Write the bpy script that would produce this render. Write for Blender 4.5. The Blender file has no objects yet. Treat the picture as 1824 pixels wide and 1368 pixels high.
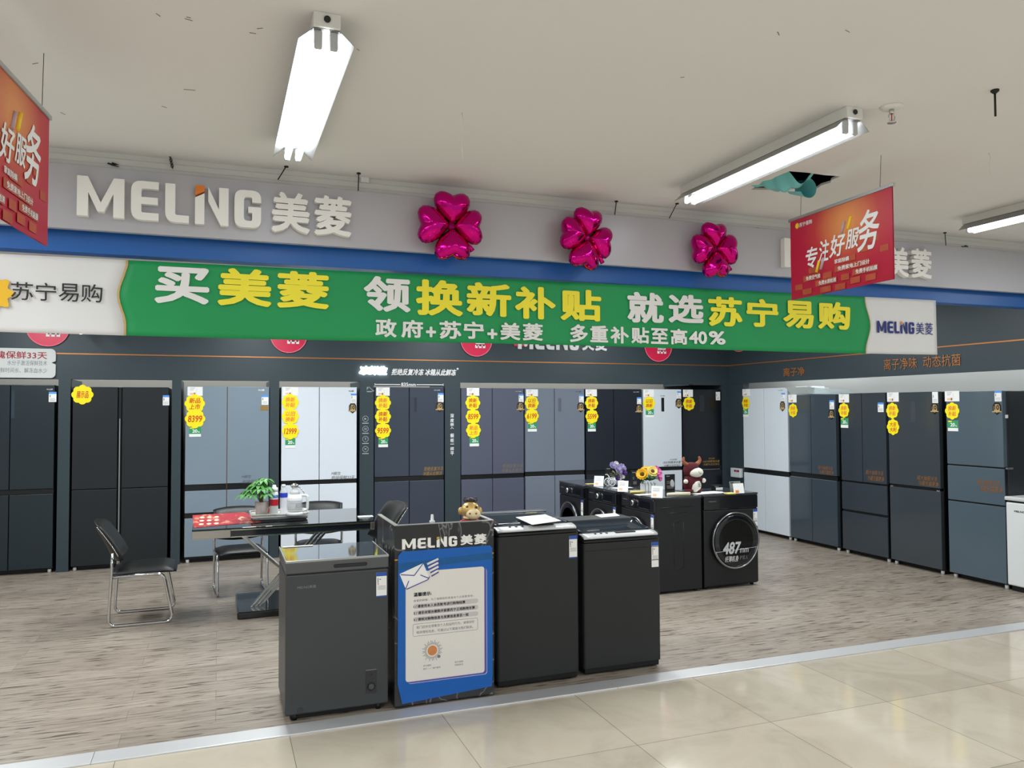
import bpy, bmesh, math, random
from mathutils import Vector, Matrix, Euler

random.seed(7)
PI = math.pi
C = bpy.context.scene.collection

# ------------------------------------------------------------------ camera, world, lights, exposure
EYE = Vector((0, 0, 1.63))
FOCAL = 1398.72                                   # in pixels of an 1824 x 1368 frame
CAM_R = Vector((0.93658, -0.35043, -0.00430))
CAM_U = Vector((-0.00725, -0.03167, 0.99947))
CAM_F = Vector((0.35038, 0.93605, 0.03220))
YAW, PITCH, ROLL = math.radians(20.51266), math.radians(1.84075), math.radians(-0.24655)
fw = Vector((math.sin(YAW) * math.cos(PITCH), math.cos(YAW) * math.cos(PITCH), math.sin(PITCH)))
r0 = Vector((math.cos(YAW), -math.sin(YAW), 0))
u0 = r0.cross(fw)
CAM_R = r0 * math.cos(ROLL) + u0 * math.sin(ROLL)
CAM_U = -r0 * math.sin(ROLL) + u0 * math.cos(ROLL)
CAM_F = fw
cd = bpy.data.cameras.new('camera')
cd.sensor_width = 36
cd.lens = FOCAL / 1824 * 36
cd.clip_end = 60
cam = bpy.data.objects.new('camera', cd)
C.objects.link(cam)
cam.matrix_world = Matrix(((CAM_R.x, CAM_U.x, -CAM_F.x, EYE.x), (CAM_R.y, CAM_U.y, -CAM_F.y, EYE.y),
                           (CAM_R.z, CAM_U.z, -CAM_F.z, EYE.z), (0, 0, 0, 1)))
bpy.context.scene.camera = cam

vs = bpy.context.scene.view_settings
vs.view_transform = 'Standard'
vs.look = 'None'
vs.gamma = 1
vs.use_curve_mapping = False
vs.exposure = 0.85

W = bpy.data.worlds.new('world')                  # the rest of the lit shop floor around this stand
bpy.context.scene.world = W
W.use_nodes = True
W.node_tree.nodes['Background'].inputs[0].default_value = (0.9, 0.96, 1.0, 1)
W.node_tree.nodes['Background'].inputs[1].default_value = 0.34

TUBE_STRENGTH = 6.5
def area(name, loc, sx, sy, power, rot=(0, 0, 0), col=(0.93, 0.98, 1.0)):
    d = bpy.data.lights.new(name, 'AREA')
    d.shape = 'RECTANGLE'
    d.size, d.size_y = sx, sy
    d.energy = power
    d.color = col
    o = bpy.data.objects.new(name, d)
    C.objects.link(o)
    o.location = loc
    o.rotation_euler = rot
    return o
# the shop's other ceiling tubes: the rows behind the viewer and to the sides, and the rows over the stand
for X in (-1.85, 0.31, 2.45, 4.6, 6.7):
    for Y in (0.0, -3.2):
        area('ceiling_tube', (X, Y, 2.78), 0.16, 1.2, 19)
for X in (-1.85, 6.7):
    area('ceiling_tube', (X, 3.1, 2.78), 0.16, 1.2, 19)
for X in (-1.9, 0.4, 2.7, 5.0):
    area('stand_tube', (X, 5.5, 2.8), 0.3, 1.2, 23)
    area('stand_tube', (X, 7.6, 2.8), 0.3, 1.2, 22)
# area lights added behind the header to brighten the fridge niches
area('niche_fill', (1.7, 9.52, 2.8), 8.6, 0.2, 80)
area('niche_fill', (7.05, 6.6, 2.8), 0.2, 5.0, 27)

# ------------------------------------------------------------------ where a sight line meets a known real plane
def ray(px, py):
    return CAM_R * ((px - 912) / FOCAL) - CAM_U * ((py - 684) / FOCAL) + CAM_F
def on_y(px, py, Y):
    d = ray(px, py); return EYE + d * (Y / d.y)
def on_x(px, py, X):
    d = ray(px, py); return EYE + d * (X / d.x)
def on_z(px, py, Z):
    d = ray(px, py); return EYE + d * ((Z - EYE.z) / d.z)

# ------------------------------------------------------------------ materials
def lin(c):
    f = lambda v: (v / 255) / 12.92 if v <= 10.3 else (((v / 255) + 0.055) / 1.055) ** 2.4
    return (f(c[0]), f(c[1]), f(c[2]), 1)
MATS = {}
def mat(name, col, rough=0.5, metal=0.0, spec=0.5, var=0.05, scale=6.0, bump=0.0, bscale=60.0, coat=0.0,
        stretch=(1, 1, 1), emit=0.0, alpha=None, trans=0.0, ior=1.45):
    if name in MATS:
        return MATS[name]
    m = bpy.data.materials.new(name)
    m.use_nodes = True
    nt = m.node_tree
    b = nt.nodes['Principled BSDF']
    L = nt.links
    b.inputs['Roughness'].default_value = rough
    b.inputs['Metallic'].default_value = metal
    b.inputs['Specular IOR Level'].default_value = spec
    b.inputs['IOR'].default_value = ior
    if coat:
        b.inputs['Coat Weight'].default_value = coat
        b.inputs['Coat Roughness'].default_value = 0.03
    if trans:
        b.inputs['Transmission Weight'].default_value = trans
    if alpha is not None:
        b.inputs['Alpha'].default_value = alpha
    tc = nt.nodes.new('ShaderNodeTexCoord')
    mp = nt.nodes.new('ShaderNodeMapping')
    mp.inputs['Scale'].default_value = stretch
    L.new(tc.outputs['Object'], mp.inputs['Vector'])
    no = nt.nodes.new('ShaderNodeTexNoise')
    no.inputs['Scale'].default_value = scale
    no.inputs['Detail'].default_value = 4
    L.new(mp.outputs[0], no.inputs['Vector'])
    c = lin(col)
    mx = nt.nodes.new('ShaderNodeMix')
    mx.data_type = 'RGBA'
    mx.inputs[6].default_value = tuple(max(0, v * (1 - var)) for v in c[:3]) + (1,)
    mx.inputs[7].default_value = tuple(min(1, v * (1 + var)) for v in c[:3]) + (1,)
    L.new(no.outputs['Fac'], mx.inputs[0])
    L.new(mx.outputs[2], b.inputs['Base Color'])
    if bump:
        n2 = nt.nodes.new('ShaderNodeTexNoise')
        n2.inputs['Scale'].default_value = bscale
        n2.inputs['Detail'].default_value = 3
        L.new(mp.outputs[0], n2.inputs['Vector'])
        bp = nt.nodes.new('ShaderNodeBump')
        bp.inputs['Strength'].default_value = bump
        bp.inputs['Distance'].default_value = 0.01
        L.new(n2.outputs['Fac'], bp.inputs['Height'])
        L.new(bp.outputs[0], b.inputs['Normal'])
    if emit:
        b.inputs['Emission Color'].default_value = c
        b.inputs['Emission Strength'].default_value = emit
    MATS[name] = m
    return m

# ------------------------------------------------------------------ lettering (the built-in font, as mesh)
TC = {}
def glyphs(body, bold=0.0, solid=False, shear=0.0):
    k = (body, solid, shear)
    if k in TC:
        return TC[k]
    cu = bpy.data.curves.new('t', 'FONT')
    cu.body = body
    cu.resolution_u = 3
    cu.shear = shear
    cu.extrude = 0.5 if solid else 0.0
    o = bpy.data.objects.new('t', cu)
    me = o.to_mesh()
    V = [v.co.copy() for v in me.vertices]
    F = [tuple(p.vertices) for p in me.polygons]
    o.to_mesh_clear()
    bpy.data.objects.remove(o)
    bpy.data.curves.remove(cu)
    x0, x1 = min(v.x for v in V), max(v.x for v in V)
    y0, y1 = min(v.y for v in V), max(v.y for v in V)
    V = [((v.x - x0) / (x1 - x0), (v.y - y0) / max(1e-6, y1 - y0), v.z) for v in V]
    TC[k] = (V, F, x1 - x0, y1 - y0)
    return TC[k]

# ------------------------------------------------------------------ mesh builder
class MB:
    def __init__(s):
        s.bm = bmesh.new()
    def _mi(s, faces, mi):
        for f in faces:
            f.material_index = mi
    def box(s, x0, x1, y0, y1, z0, z1, bev=0.0, mi=0, seg=2, M=None, only_v=False):
        t = bmesh.new()
        vs_ = [t.verts.new((x, y, z)) for x in (x0, x1) for y in (y0, y1) for z in (z0, z1)]
        idx = ((0, 1, 3, 2), (4, 6, 7, 5), (0, 4, 5, 1), (2, 3, 7, 6), (0, 2, 6, 4), (1, 5, 7, 3))
        fs = [t.faces.new([vs_[i] for i in q]) for q in idx]
        if bev:
            bev = min(bev, 0.45 * min(abs(x1 - x0), abs(y1 - y0), 9 if only_v else abs(z1 - z0)))
            es = [e for e in t.edges if not only_v or abs(e.verts[0].co.z - e.verts[1].co.z) > 1e-6]
            bmesh.ops.bevel(t, geom=es, offset=bev, segments=seg, affect='EDGES', profile=0.5)
        mp = {}
        for v in t.verts:
            mp[v] = s.bm.verts.new(M @ v.co if M else v.co)
        for f in t.faces:
            s.bm.faces.new([mp[v] for v in f.verts]).material_index = mi
        t.free()
        return s
    def raw(s, V, F, mi=0):
        vv = [s.bm.verts.new(v) for v in V]
        for q in F:
            try:
                f = s.bm.faces.new([vv[i] for i in q])
                f.material_index = mi
            except ValueError:
                pass
        return s
    def prism(s, poly, y0, y1, mi=0, side_mi=None):
        """polygon in the x-z plane (counter-clockwise seen from -y), front at y0, back at y1"""
        n = len(poly)
        A = [s.bm.verts.new((p[0], y0, p[1])) for p in poly]
        B = [s.bm.verts.new((p[0], y1, p[1])) for p in poly]
        s.bm.faces.new(A).material_index = mi
        s.bm.faces.new(B[::-1]).material_index = mi if side_mi is None else side_mi
        for i in range(n):
            j = (i + 1) % n
            s.bm.faces.new((A[j], A[i], B[i], B[j])).material_index = mi if side_mi is None else side_mi
        return s
    def flat(s, poly, z0, z1, mi=0):
        """polygon in the x-y plane, from z0 up to z1"""
        n = len(poly)
        A = [s.bm.verts.new((p[0], p[1], z1)) for p in poly]
        B = [s.bm.verts.new((p[0], p[1], z0)) for p in poly]
        s.bm.faces.new(A).material_index = mi
        s.bm.faces.new(B[::-1]).material_index = mi
        for i in range(n):
            j = (i + 1) % n
            s.bm.faces.new((A[i], B[i], B[j], A[j])).material_index = mi
        return s
    def tube(s, pts, r, seg=8, mi=0, closed=False, cap=True):
        pts = [Vector(p) for p in pts]
        n = len(pts)
        rad = r if isinstance(r, (list, tuple)) else [r] * n
        t = []
        for i in range(n):
            a = pts[(i - 1) % n] if (closed or i > 0) else pts[i]
            b = pts[(i + 1) % n] if (closed or i < n - 1) else pts[i]
            t.append((b - a).normalized())
        up = Vector((0, 0, 1)) if abs(t[0].z) < 0.9 else Vector((1, 0, 0))
        nx = t[0].cross(up).normalized()
        rings = []
        for i in range(n):
            nx = (nx - t[i] * nx.dot(t[i]))
            nx = nx.normalized() if nx.length > 1e-6 else t[i].orthogonal().normalized()
            ny = t[i].cross(nx)
            rings.append([s.bm.verts.new(pts[i] + (nx * math.cos(a) + ny * math.sin(a)) * rad[i])
                          for a in (2 * PI * k / seg for k in range(seg))])
        m = n if closed else n - 1
        for i in range(m):
            A, B = rings[i], rings[(i + 1) % n]
            for k in range(seg):
                f = s.bm.faces.new((A[k], A[(k + 1) % seg], B[(k + 1) % seg], B[k]))
                f.material_index = mi
                f.smooth = True
        if not closed and cap:
            s.bm.faces.new(rings[0][::-1]).material_index = mi
            s.bm.faces.new(rings[-1]).material_index = mi
        return s
    def lathe(s, prof, c=(0, 0, 0), seg=24, mi=0, axis='z', cap=True):
        c = Vector(c)
        R = []
        def P(r, h, a):
            if axis == 'z':
                return c + Vector((r * math.cos(a), r * math.sin(a), h))
            if axis == 'y':
                return c + Vector((r * math.cos(a), h, r * math.sin(a)))
            return c + Vector((h, r * math.cos(a), r * math.sin(a)))
        for r, h in prof:
            R.append([s.bm.verts.new(P(max(r, 1e-5), h, 2 * PI * k / seg)) for k in range(seg)])
        for i in range(len(R) - 1):
            for k in range(seg):
                f = s.bm.faces.new((R[i][k], R[i][(k + 1) % seg], R[i + 1][(k + 1) % seg], R[i + 1][k]))
                f.material_index = mi
                f.smooth = True
        if cap:
            s.bm.faces.new(R[0][::-1]).material_index = mi
            s.bm.faces.new(R[-1]).material_index = mi
        return s
    def ball(s, c, rx, ry=None, rz=None, mi=0, seg=18, rings=10, M=None):
        ry = rx if ry is None else ry
        rz = rx if rz is None else rz
        c = Vector(c)
        V = []
        for i in range(rings + 1):
            t = PI * i / rings
            V.append([])
            for k in range(seg):
                a = 2 * PI * k / seg
                p = Vector((rx * math.sin(t) * math.cos(a), ry * math.sin(t) * math.sin(a), rz * math.cos(t)))
                if M:
                    p = M @ p
                V[-1].append(s.bm.verts.new(c + p))
        for i in range(rings):
            for k in range(seg):
                f = s.bm.faces.new((V[i][k], V[i + 1][k], V[i + 1][(k + 1) % seg], V[i][(k + 1) % seg]))
                f.material_index = mi
                f.smooth = True
        return s
    def text(s, body, x0, x1, z0, z1, y, bold=0.0, depth=0.0, shear=0.0, mi=0, slope=0.0):
        """a line of print filling x0..x1, z0..z1; bold widens every stroke by that share of an em"""
        V, F, ew, eh = glyphs(body, 0, depth > 0, shear)
        kx, kz = (x1 - x0) / ew, (z1 - z0) / eh
        bx_, bz_ = bold * kx, bold * kz
        offs = [(0, 0)] if not bold else [(bx_ * math.cos(a), bz_ * math.sin(a)) for a in (PI / 8 + 2 * PI * i / 8 for i in range(8))]
        if depth and bold:
            offs = offs[::2]
        ax, az, wx, wz = x0 + bx_, z0 + bz_, x1 - x0 - 2 * bx_, z1 - z0 - 2 * bz_
        for i, (ox, oz) in enumerate(offs):
            s.raw([(ax + wx * v[0] + ox, y - (v[2] + (0.5 if depth else 0)) * depth - i * (0.0003 if depth else 0.00007), az + wz * v[1] + oz + slope * v[0]) for v in V], F, mi)
        return s
    def sheet(s, fn, nu, nv, mi=0, smooth=True):
        G = [[s.bm.verts.new(fn(i / nu, j / nv)) for j in range(nv + 1)] for i in range(nu + 1)]
        for i in range(nu):
            for j in range(nv):
                f = s.bm.faces.new((G[i][j], G[i + 1][j], G[i + 1][j + 1], G[i][j + 1]))
                f.material_index = mi
                f.smooth = smooth
        return s
    def build(s, name, mats, parent=None, M=None, loc=None, smooth=None, fix=True):
        if M is not None:
            bmesh.ops.transform(s.bm, matrix=M, verts=s.bm.verts)
        bmesh.ops.remove_doubles(s.bm, verts=s.bm.verts, dist=1e-6)
        if fix:
            bmesh.ops.recalc_face_normals(s.bm, faces=s.bm.faces)
        me = bpy.data.meshes.new(name)
        s.bm.to_mesh(me)
        s.bm.free()
        if not isinstance(mats, (list, tuple)):
            mats = [mats]
        for m in mats:
            me.materials.append(m)
        if smooth:
            for p in me.polygons:
                p.use_smooth = True
        o = bpy.data.objects.new(name, me)
        C.objects.link(o)
        if parent is not None:
            o.parent = parent
        if loc is not None:
            o.location = loc
        return o

def tag(o, label=None, cat=None, group=None, kind=None):
    if label: o['label'] = label
    if cat: o['category'] = cat
    if group: o['group'] = group
    if kind: o['kind'] = kind
    return o
def thing(name, label, cat, loc=(0, 0, 0), rz=0.0, group=None):
    o = bpy.data.objects.new(name, None)
    o.empty_display_size = 0.1
    C.objects.link(o)
    o.location = loc
    o.rotation_euler = (0, 0, rz)
    return tag(o, label, cat, group)
def struct(mb, name, m):
    return tag(mb.build(name, m), kind='structure')
def rounded(x0, x1, z0, z1, r, n=5):
    P = []
    for cx, cz, a0 in ((x0 + r, z0 + r, PI), (x1 - r, z0 + r, 1.5 * PI), (x1 - r, z1 - r, 0), (x0 + r, z1 - r, 0.5 * PI)):
        for i in range(n + 1):
            a = a0 + 0.5 * PI * i / n
            P.append((cx + r * math.cos(a), cz + r * math.sin(a)))
    return P
def spline(pts, n=8, closed=False):
    pts = [Vector(p) for p in pts]
    out = []
    m = len(pts)
    rng = range(m if closed else m - 1)
    for i in rng:
        p0 = pts[(i - 1) % m] if (closed or i > 0) else pts[i]
        p1, p2 = pts[i], pts[(i + 1) % m]
        p3 = pts[(i + 2) % m] if (closed or i + 2 < m) else p2
        for k in range(n):
            t = k / n
            out.append(0.5 * ((2 * p1) + (p2 - p0) * t + (2 * p0 - 5 * p1 + 4 * p2 - p3) * t * t + (3 * p1 - p0 - 3 * p2 + p3) * t ** 3))
    if not closed:
        out.append(pts[-1])
    return out
def fillet(pts, r, n=5):
    """poly-line with rounded corners, for bent tube"""
    pts = [Vector(p) for p in pts]
    out = [pts[0]]
    for i in range(1, len(pts) - 1):
        a, b, c = pts[i - 1], pts[i], pts[i + 1]
        d1, d2 = (a - b), (c - b)
        rr = min(r, d1.length * 0.45, d2.length * 0.45)
        p, q = b + d1.normalized() * rr, b + d2.normalized() * rr
        for k in range(n + 1):
            t = k / n
            out.append(p * (1 - t) ** 2 + b * 2 * t * (1 - t) + q * t * t)
    out.append(pts[-1])
    return out

# the brand lettering seen on the fascia, the counter, the banner and the header, as outlines in cap-height units
def brand_letters():
    M_ = [(0, 0), (0.27, 0), (0.27, 0.60), (0.50, 0.13), (0.66, 0.13), (0.89, 0.60), (0.89, 0), (1.16, 0), (1.16, 1), (0.90, 1), (0.58, 0.36), (0.26, 1), (0, 1)]
    def rc(pts, rad):
        P = []
        n = len(pts)
        for i in range(n):
            r = rad.get(i, 0)
            b = Vector(pts[i])
            if not r:
                P.append(tuple(b)); continue
            a, c = Vector(pts[i - 1]), Vector(pts[(i + 1) % n])
            p, q = b + (a - b).normalized() * r, b + (c - b).normalized() * r
            for k in range(6):
                t = k / 5
                P.append(tuple(p * (1 - t) ** 2 + b * 2 * t * (1 - t) + q * t * t))
        return P
    E_ = rc([(0, 0), (0.70, 0), (0.70, 0.19), (0.26, 0.19), (0.26, 0.41), (0.68, 0.41), (0.68, 0.59), (0.26, 0.59), (0.26, 0.81), (0.70, 0.81), (0.70, 1), (0, 1)],
            {0: 0.26, 11: 0.26, 3: 0.06, 8: 0.06})
    L_ = rc([(0, 0), (0.62, 0), (0.62, 0.19), (0.26, 0.19), (0.26, 1), (0, 1)], {0: 0.26, 3: 0.06})
    I_ = [(0, 0), (0.25, 0), (0.25, 0.82), (0, 0.69)]
    O_ = [(0.01, 0.75), (0.25, 0.87), (0.25, 1.02), (0.01, 1.02)]
    N_ = [(0.35, 0.62), (0.69, 0), (0.90, 0), (0.90, 1), (0.64, 1), (0.64, 0.42), (0.35, 1.0)]
    G_ = rc([(0, 0), (0.74, 0), (0.74, 0.56), (0.38, 0.56), (0.38, 0.40), (0.49, 0.40), (0.49, 0.18), (0.26, 0.18), (0.26, 0.82), (0.49, 0.82), (0.49, 0.68), (0.74, 0.68), (0.74, 1), (0, 1)],
            {0: 0.24, 1: 0.24, 12: 0.24, 13: 0.24, 6: 0.05, 7: 0.1, 8: 0.1, 9: 0.05})
    out, x = [], 0.0
    for P, w, gap, c in ((M_, 1.16, 0.17, 0), (E_, 0.70, 0.17, 0), (L_, 0.62, 0.16, 0), (I_, 0.0, 0, 0), (O_, 0.0, 0, 1), (N_, 0.90, 0.16, 0), (G_, 0.74, 0.18, 0)):
        out.append(([(px + x, pz) for px, pz in P], c))
        x += w + gap
    return out, x - 0.18
BRAND, BRAND_W = brand_letters()
def brand(parent, xa, xb, xc, xd, z0, z1, y, depth, m, mo, name='letter', zc0=None, zc1=None, slope=0.0, bold=0.03):
    """brand word from xa to xb and the two characters from xc to xd; each letter a mesh of its own"""
    k = (xb - xa) / BRAND_W
    for P, c in BRAND:
        mb = MB()
        mb.prism([(xa + px * k, z0 + (z1 - z0) * pz + slope * (px * k)) for px, pz in P], y - depth, y)
        mb.build(name, mo if c else m, parent)
    zc0 = z0 if zc0 is None else zc0
    zc1 = z1 if zc1 is None else zc1
    w = (xd - xc)
    for ch, a, b in (('美', xc, xc + w * 0.475), ('菱', xc + w * 0.525, xd)):
        mb = MB()
        mb.text(ch, a, b, zc0 + slope * (a - xa), zc1 + slope * (a - xa), y, bold=bold, depth=depth)
        mb.build(name, m, parent)

# ------------------------------------------------------------------ shared materials
def m_slate(): return mat('slate_panel', (48, 61, 67), 0.42, var=0.06, scale=3)
black = mat('black_plastic', (14, 16, 18), 0.35, var=0.1)
dark = mat('charcoal_plastic', (30, 33, 36), 0.4, var=0.08)
chrome = mat('chrome', (205, 205, 205), 0.12, metal=1.0, var=0.02)
alu = mat('aluminium', (190, 192, 194), 0.32, metal=0.9, var=0.05, stretch=(1, 30, 30), scale=8)
white_p = mat('white_plastic', (228, 229, 230), 0.35, var=0.02)
paper = mat('paper', (236, 236, 234), 0.7, var=0.02)
ink = mat('dark_ink', (40, 40, 44), 0.6, var=0.05)
grey_ink = mat('grey_ink', (120, 122, 126), 0.6, var=0.05)
pale_orange = mat('pale_orange_ink', (238, 190, 150), 0.6, var=0.05)
orange_ink = mat('orange_ink', (232, 128, 50), 0.6, var=0.05)
red_ink = mat('red_ink', (205, 62, 22), 0.6, var=0.05)
blue_ink = mat('blue_ink', (40, 92, 190), 0.6, var=0.05)
gold_ink = mat('gold_ink', (158, 124, 66), 0.4, metal=0.4, var=0.1)
yellow = mat('yellow_card', (246, 228, 16), 0.55, var=0.04)
green = mat('green_card', (40, 150, 92), 0.55, var=0.05)
# ================================================================== THE SETTING
def node_mat(name, rough, spec=0.5, coat=0.0):
    m = bpy.data.materials.new(name)
    m.use_nodes = True
    nt = m.node_tree
    b = nt.nodes['Principled BSDF']
    b.inputs['Roughness'].default_value = rough
    b.inputs['Specular IOR Level'].default_value = spec
    b.inputs['Coat Weight'].default_value = coat
    tc = nt.nodes.new('ShaderNodeTexCoord')
    return m, nt, b, tc
def nmap(nt, tc, scale, loc=(0, 0, 0)):
    mp = nt.nodes.new('ShaderNodeMapping')
    mp.inputs['Scale'].default_value = scale
    mp.inputs['Location'].default_value = loc
    nt.links.new(tc.outputs['Object'], mp.inputs['Vector'])
    return mp
def nnoise(nt, mp, scale, detail=5, rough=0.55, dist=0.0):
    n = nt.nodes.new('ShaderNodeTexNoise')
    n.inputs['Scale'].default_value = scale
    n.inputs['Detail'].default_value = detail
    n.inputs['Roughness'].default_value = rough
    n.inputs['Distortion'].default_value = dist
    nt.links.new(mp.outputs[0], n.inputs['Vector'])
    return n
def nramp(nt, src, stops):
    r = nt.nodes.new('ShaderNodeValToRGB')
    e = r.color_ramp.elements
    while len(e) < len(stops):
        e.new(0.5)
    for i, (p, c) in enumerate(stops):
        e[i].position = p
        e[i].color = c if len(c) == 4 else lin(c)
    nt.links.new(src, r.inputs[0])
    return r
def nmix(nt, a, b, fac, mode='MIX'):
    m = nt.nodes.new('ShaderNodeMix')
    m.data_type = 'RGBA'
    m.blend_type = mode
    for k, v in ((0, fac), (6, a), (7, b)):
        if isinstance(v, (int, float)) or isinstance(v, tuple):
            m.inputs[k].default_value = v
        else:
            nt.links.new(v, m.inputs[k])
    return m

# --- wood-look floor: grey-brown boards running along x, with knots and streaks
m_wood, nt, b, tc = node_mat('wood_floor', 0.36, 0.5)
br = nt.nodes.new('ShaderNodeTexBrick')
br.inputs['Scale'].default_value = 1
br.inputs['Mortar Size'].default_value = 0.0012
br.inputs['Brick Width'].default_value = 1.2
br.inputs['Row Height'].default_value = 0.165
br.offset = 0.37
br.inputs['Color1'].default_value = (0.0, 0.0, 0.0, 1)
br.inputs['Color2'].default_value = (1.0, 1.0, 1.0, 1)
br.inputs['Mortar'].default_value = (0.35, 0.35, 0.35, 1)
mpb = nmap(nt, tc, (1, 1, 1))
nt.links.new(mpb.outputs[0], br.inputs['Vector'])
n1 = nnoise(nt, nmap(nt, tc, (1.2, 14, 1)), 3.0, 6, 0.6, 0.3)
base = nramp(nt, n1.outputs['Fac'], [(0.3, (141, 133, 123)), (0.5, (167, 158, 147)), (0.72, (182, 174, 164))])
n2 = nnoise(nt, nmap(nt, tc, (2.2, 19, 1), (3, 1, 0)), 2.4, 3, 0.5, 0.4)
streak = nramp(nt, n2.outputs['Fac'], [(0.0, (255, 255, 255)), (0.57, (255, 255, 255)), (0.65, (138, 128, 118)), (0.76, (70, 61, 54))])
mx1 = nmix(nt, base.outputs[0], streak.outputs[0], 0.85, 'MULTIPLY')
n3 = nnoise(nt, nmap(nt, tc, (1.0, 60, 1)), 6.0, 4, 0.6)
fine = nramp(nt, n3.outputs['Fac'], [(0.3, (212, 206, 200)), (0.7, (255, 255, 255))])
mx2 = nmix(nt, mx1.outputs[2], fine.outputs[0], 0.8, 'MULTIPLY')
brr = nramp(nt, br.outputs['Color'], [(0.0, (236, 232, 228)), (1.0, (255, 253, 250))])
mx3 = nmix(nt, mx2.outputs[2], brr.outputs[0], 1.0, 'MULTIPLY')
mort = nmix(nt, mx3.outputs[2], lin((112, 100, 90)), br.outputs['Fac'])
nt.links.new(mort.outputs[2], b.inputs['Base Color'])

# --- polished cream tiles, 0.787 m, thin joints
m_tile, nt, b, tc = node_mat('floor_tiles', 0.09, 0.5)
mpb = nmap(nt, tc, (1, 1, 1), (-1.918 + 0.7855 * 20, -3.409 + 0.787 * 20, 0))
br = nt.nodes.new('ShaderNodeTexBrick')
br.inputs['Scale'].default_value = 1
br.inputs['Mortar Size'].default_value = 0.0016
br.inputs['Brick Width'].default_value = 0.7855
br.inputs['Row Height'].default_value = 0.787
br.offset = 0.0
br.squash = 1.0
br.inputs['Color1'].default_value = lin((188, 179, 163))
br.inputs['Color2'].default_value = lin((202, 192, 174))
br.inputs['Mortar'].default_value = lin((120, 112, 98))
nt.links.new(mpb.outputs[0], br.inputs['Vector'])
n1 = nnoise(nt, nmap(nt, tc, (1, 1, 1)), 1.7, 6, 0.6, 1.2)
vein = nramp(nt, n1.outputs['Fac'], [(0.3, (228, 224, 218)), (0.55, (255, 255, 255)), (0.75, (244, 240, 232))])
mx = nmix(nt, br.outputs['Color'], vein.outputs[0], 0.7, 'MULTIPLY')
nt.links.new(mx.outputs[2], b.inputs['Base Color'])

struct(MB().box(-6, 9, 4.2, 10.6, -0.1, 0.0), 'floor', m_wood)
struct(MB().box(-6, 9, -5.5, 4.2, -0.1, -0.002), 'floor', m_tile)
m_thr = mat('threshold_metal', (206, 207, 208), 0.38, metal=0.45, var=0.06, stretch=(1, 40, 1), scale=9)
for i, (a, b_) in enumerate(((-6, -0.54), (-0.54, 2.196), (2.196, 5.49), (5.49, 9))):
    struct(MB().box(a + 0.001, b_ - 0.001, 4.128, 4.262, -0.01, 0.006, 0.003), 'trim_%d' % (i + 1), m_thr)

# --- ceiling, with the ragged opening
m_ceil = mat('ceiling_paint', (228, 227, 227), 0.9, var=0.025, scale=0.7)
CZ = 2.87
hole = [(2.823, 3.665), (2.800, 3.56), (2.806, 3.46), (2.792, 3.39), (2.794, 3.307), (2.90, 3.296), (3.02, 3.30), (3.114, 3.287),
        (3.120, 3.36), (3.150, 3.40), (3.140, 3.46), (3.163, 3.52), (3.08, 3.56), (3.00, 3.575), (2.92, 3.63)]
bm = bmesh.new()
def loop(P, z):
    v = [bm.verts.new((p[0], p[1], z)) for p in P]
    return [bm.edges.new((v[i], v[(i + 1) % len(v)])) for i in range(len(v))]
es = loop([(-6, 2.342), (9, 2.342), (9, 10.6), (-6, 10.6)], CZ) + loop(hole, CZ)
bmesh.ops.triangle_fill(bm, edges=es, use_beauty=True, use_dissolve=False)
for f in bm.faces:
    if f.normal.z > 0:
        f.normal_flip()
a = [bm.verts.new(p) for p in ((-6, 2.342, CZ), (9, 2.342, CZ), (9, -5.5, CZ + 0.2), (-6, -5.5, CZ + 0.2))]
bm.faces.new(a)
# thickness of the board round the opening
hv = [bm.verts.new((p[0], p[1], CZ)) for p in hole]
hw = [bm.verts.new((p[0], p[1], CZ + 0.012)) for p in hole]
for i in range(len(hole)):
    j = (i + 1) % len(hole)
    bm.faces.new((hv[i], hv[j], hw[j], hw[i]))
me = bpy.data.meshes.new('ceiling')
bm.to_mesh(me)
bm.free()
me.materials.append(m_ceil)
o = bpy.data.objects.new('ceiling', me)
C.objects.link(o)
tag(o, kind='structure')
# the dark void above the opening
m_void = mat('plenum', (46, 52, 62), 0.9)
struct(MB().box(2.4, 3.6, 2.9, 4.05, CZ + 0.35, CZ + 0.37).box(2.4, 2.42, 2.9, 4.05, CZ + 0.02, CZ + 0.36).box(3.58, 3.6, 2.9, 4.05, CZ + 0.02, CZ + 0.36)
       .box(2.4, 3.6, 4.03, 4.05, CZ + 0.02, CZ + 0.36).box(2.4, 3.6, 2.9, 2.92, CZ + 0.02, CZ + 0.36), 'ceiling', m_void)

# scuffs and a hairline crack on the painted board
m_scuff = mat('ceiling_scuff', (136, 132, 127), 0.9, var=0.2)
sc_ = MB()
for pa, pb in (((327, 159), (348, 161)), ((278, 24), (285, 29)), ((329, 33), (343, 37)), ((332, 30), (340, 32)), ((444, 58), (456, 60)), ((458, 51), (468, 50)), ((58, 114), (68, 112)), ((108, 200), (116, 204)),
               ((288, 189), (297, 192)), ((1385, 60), (1388, 66)), ((1506, 58), (1513, 62)), ((1212, 138), (1219, 137)), ((636, 87), (640, 90))):
    a, b_ = on_z(*pa, CZ - 0.0004), on_z(*pb, CZ - 0.0004)
    if a.y < 2.342:
        dz = (2.342 - a.y) * 0.2 / 7.842
        a.z += dz; b_.z += dz
    sc_.tube([a, b_], 0.0016, 4)
struct(sc_, 'ceiling', m_scuff)
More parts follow.
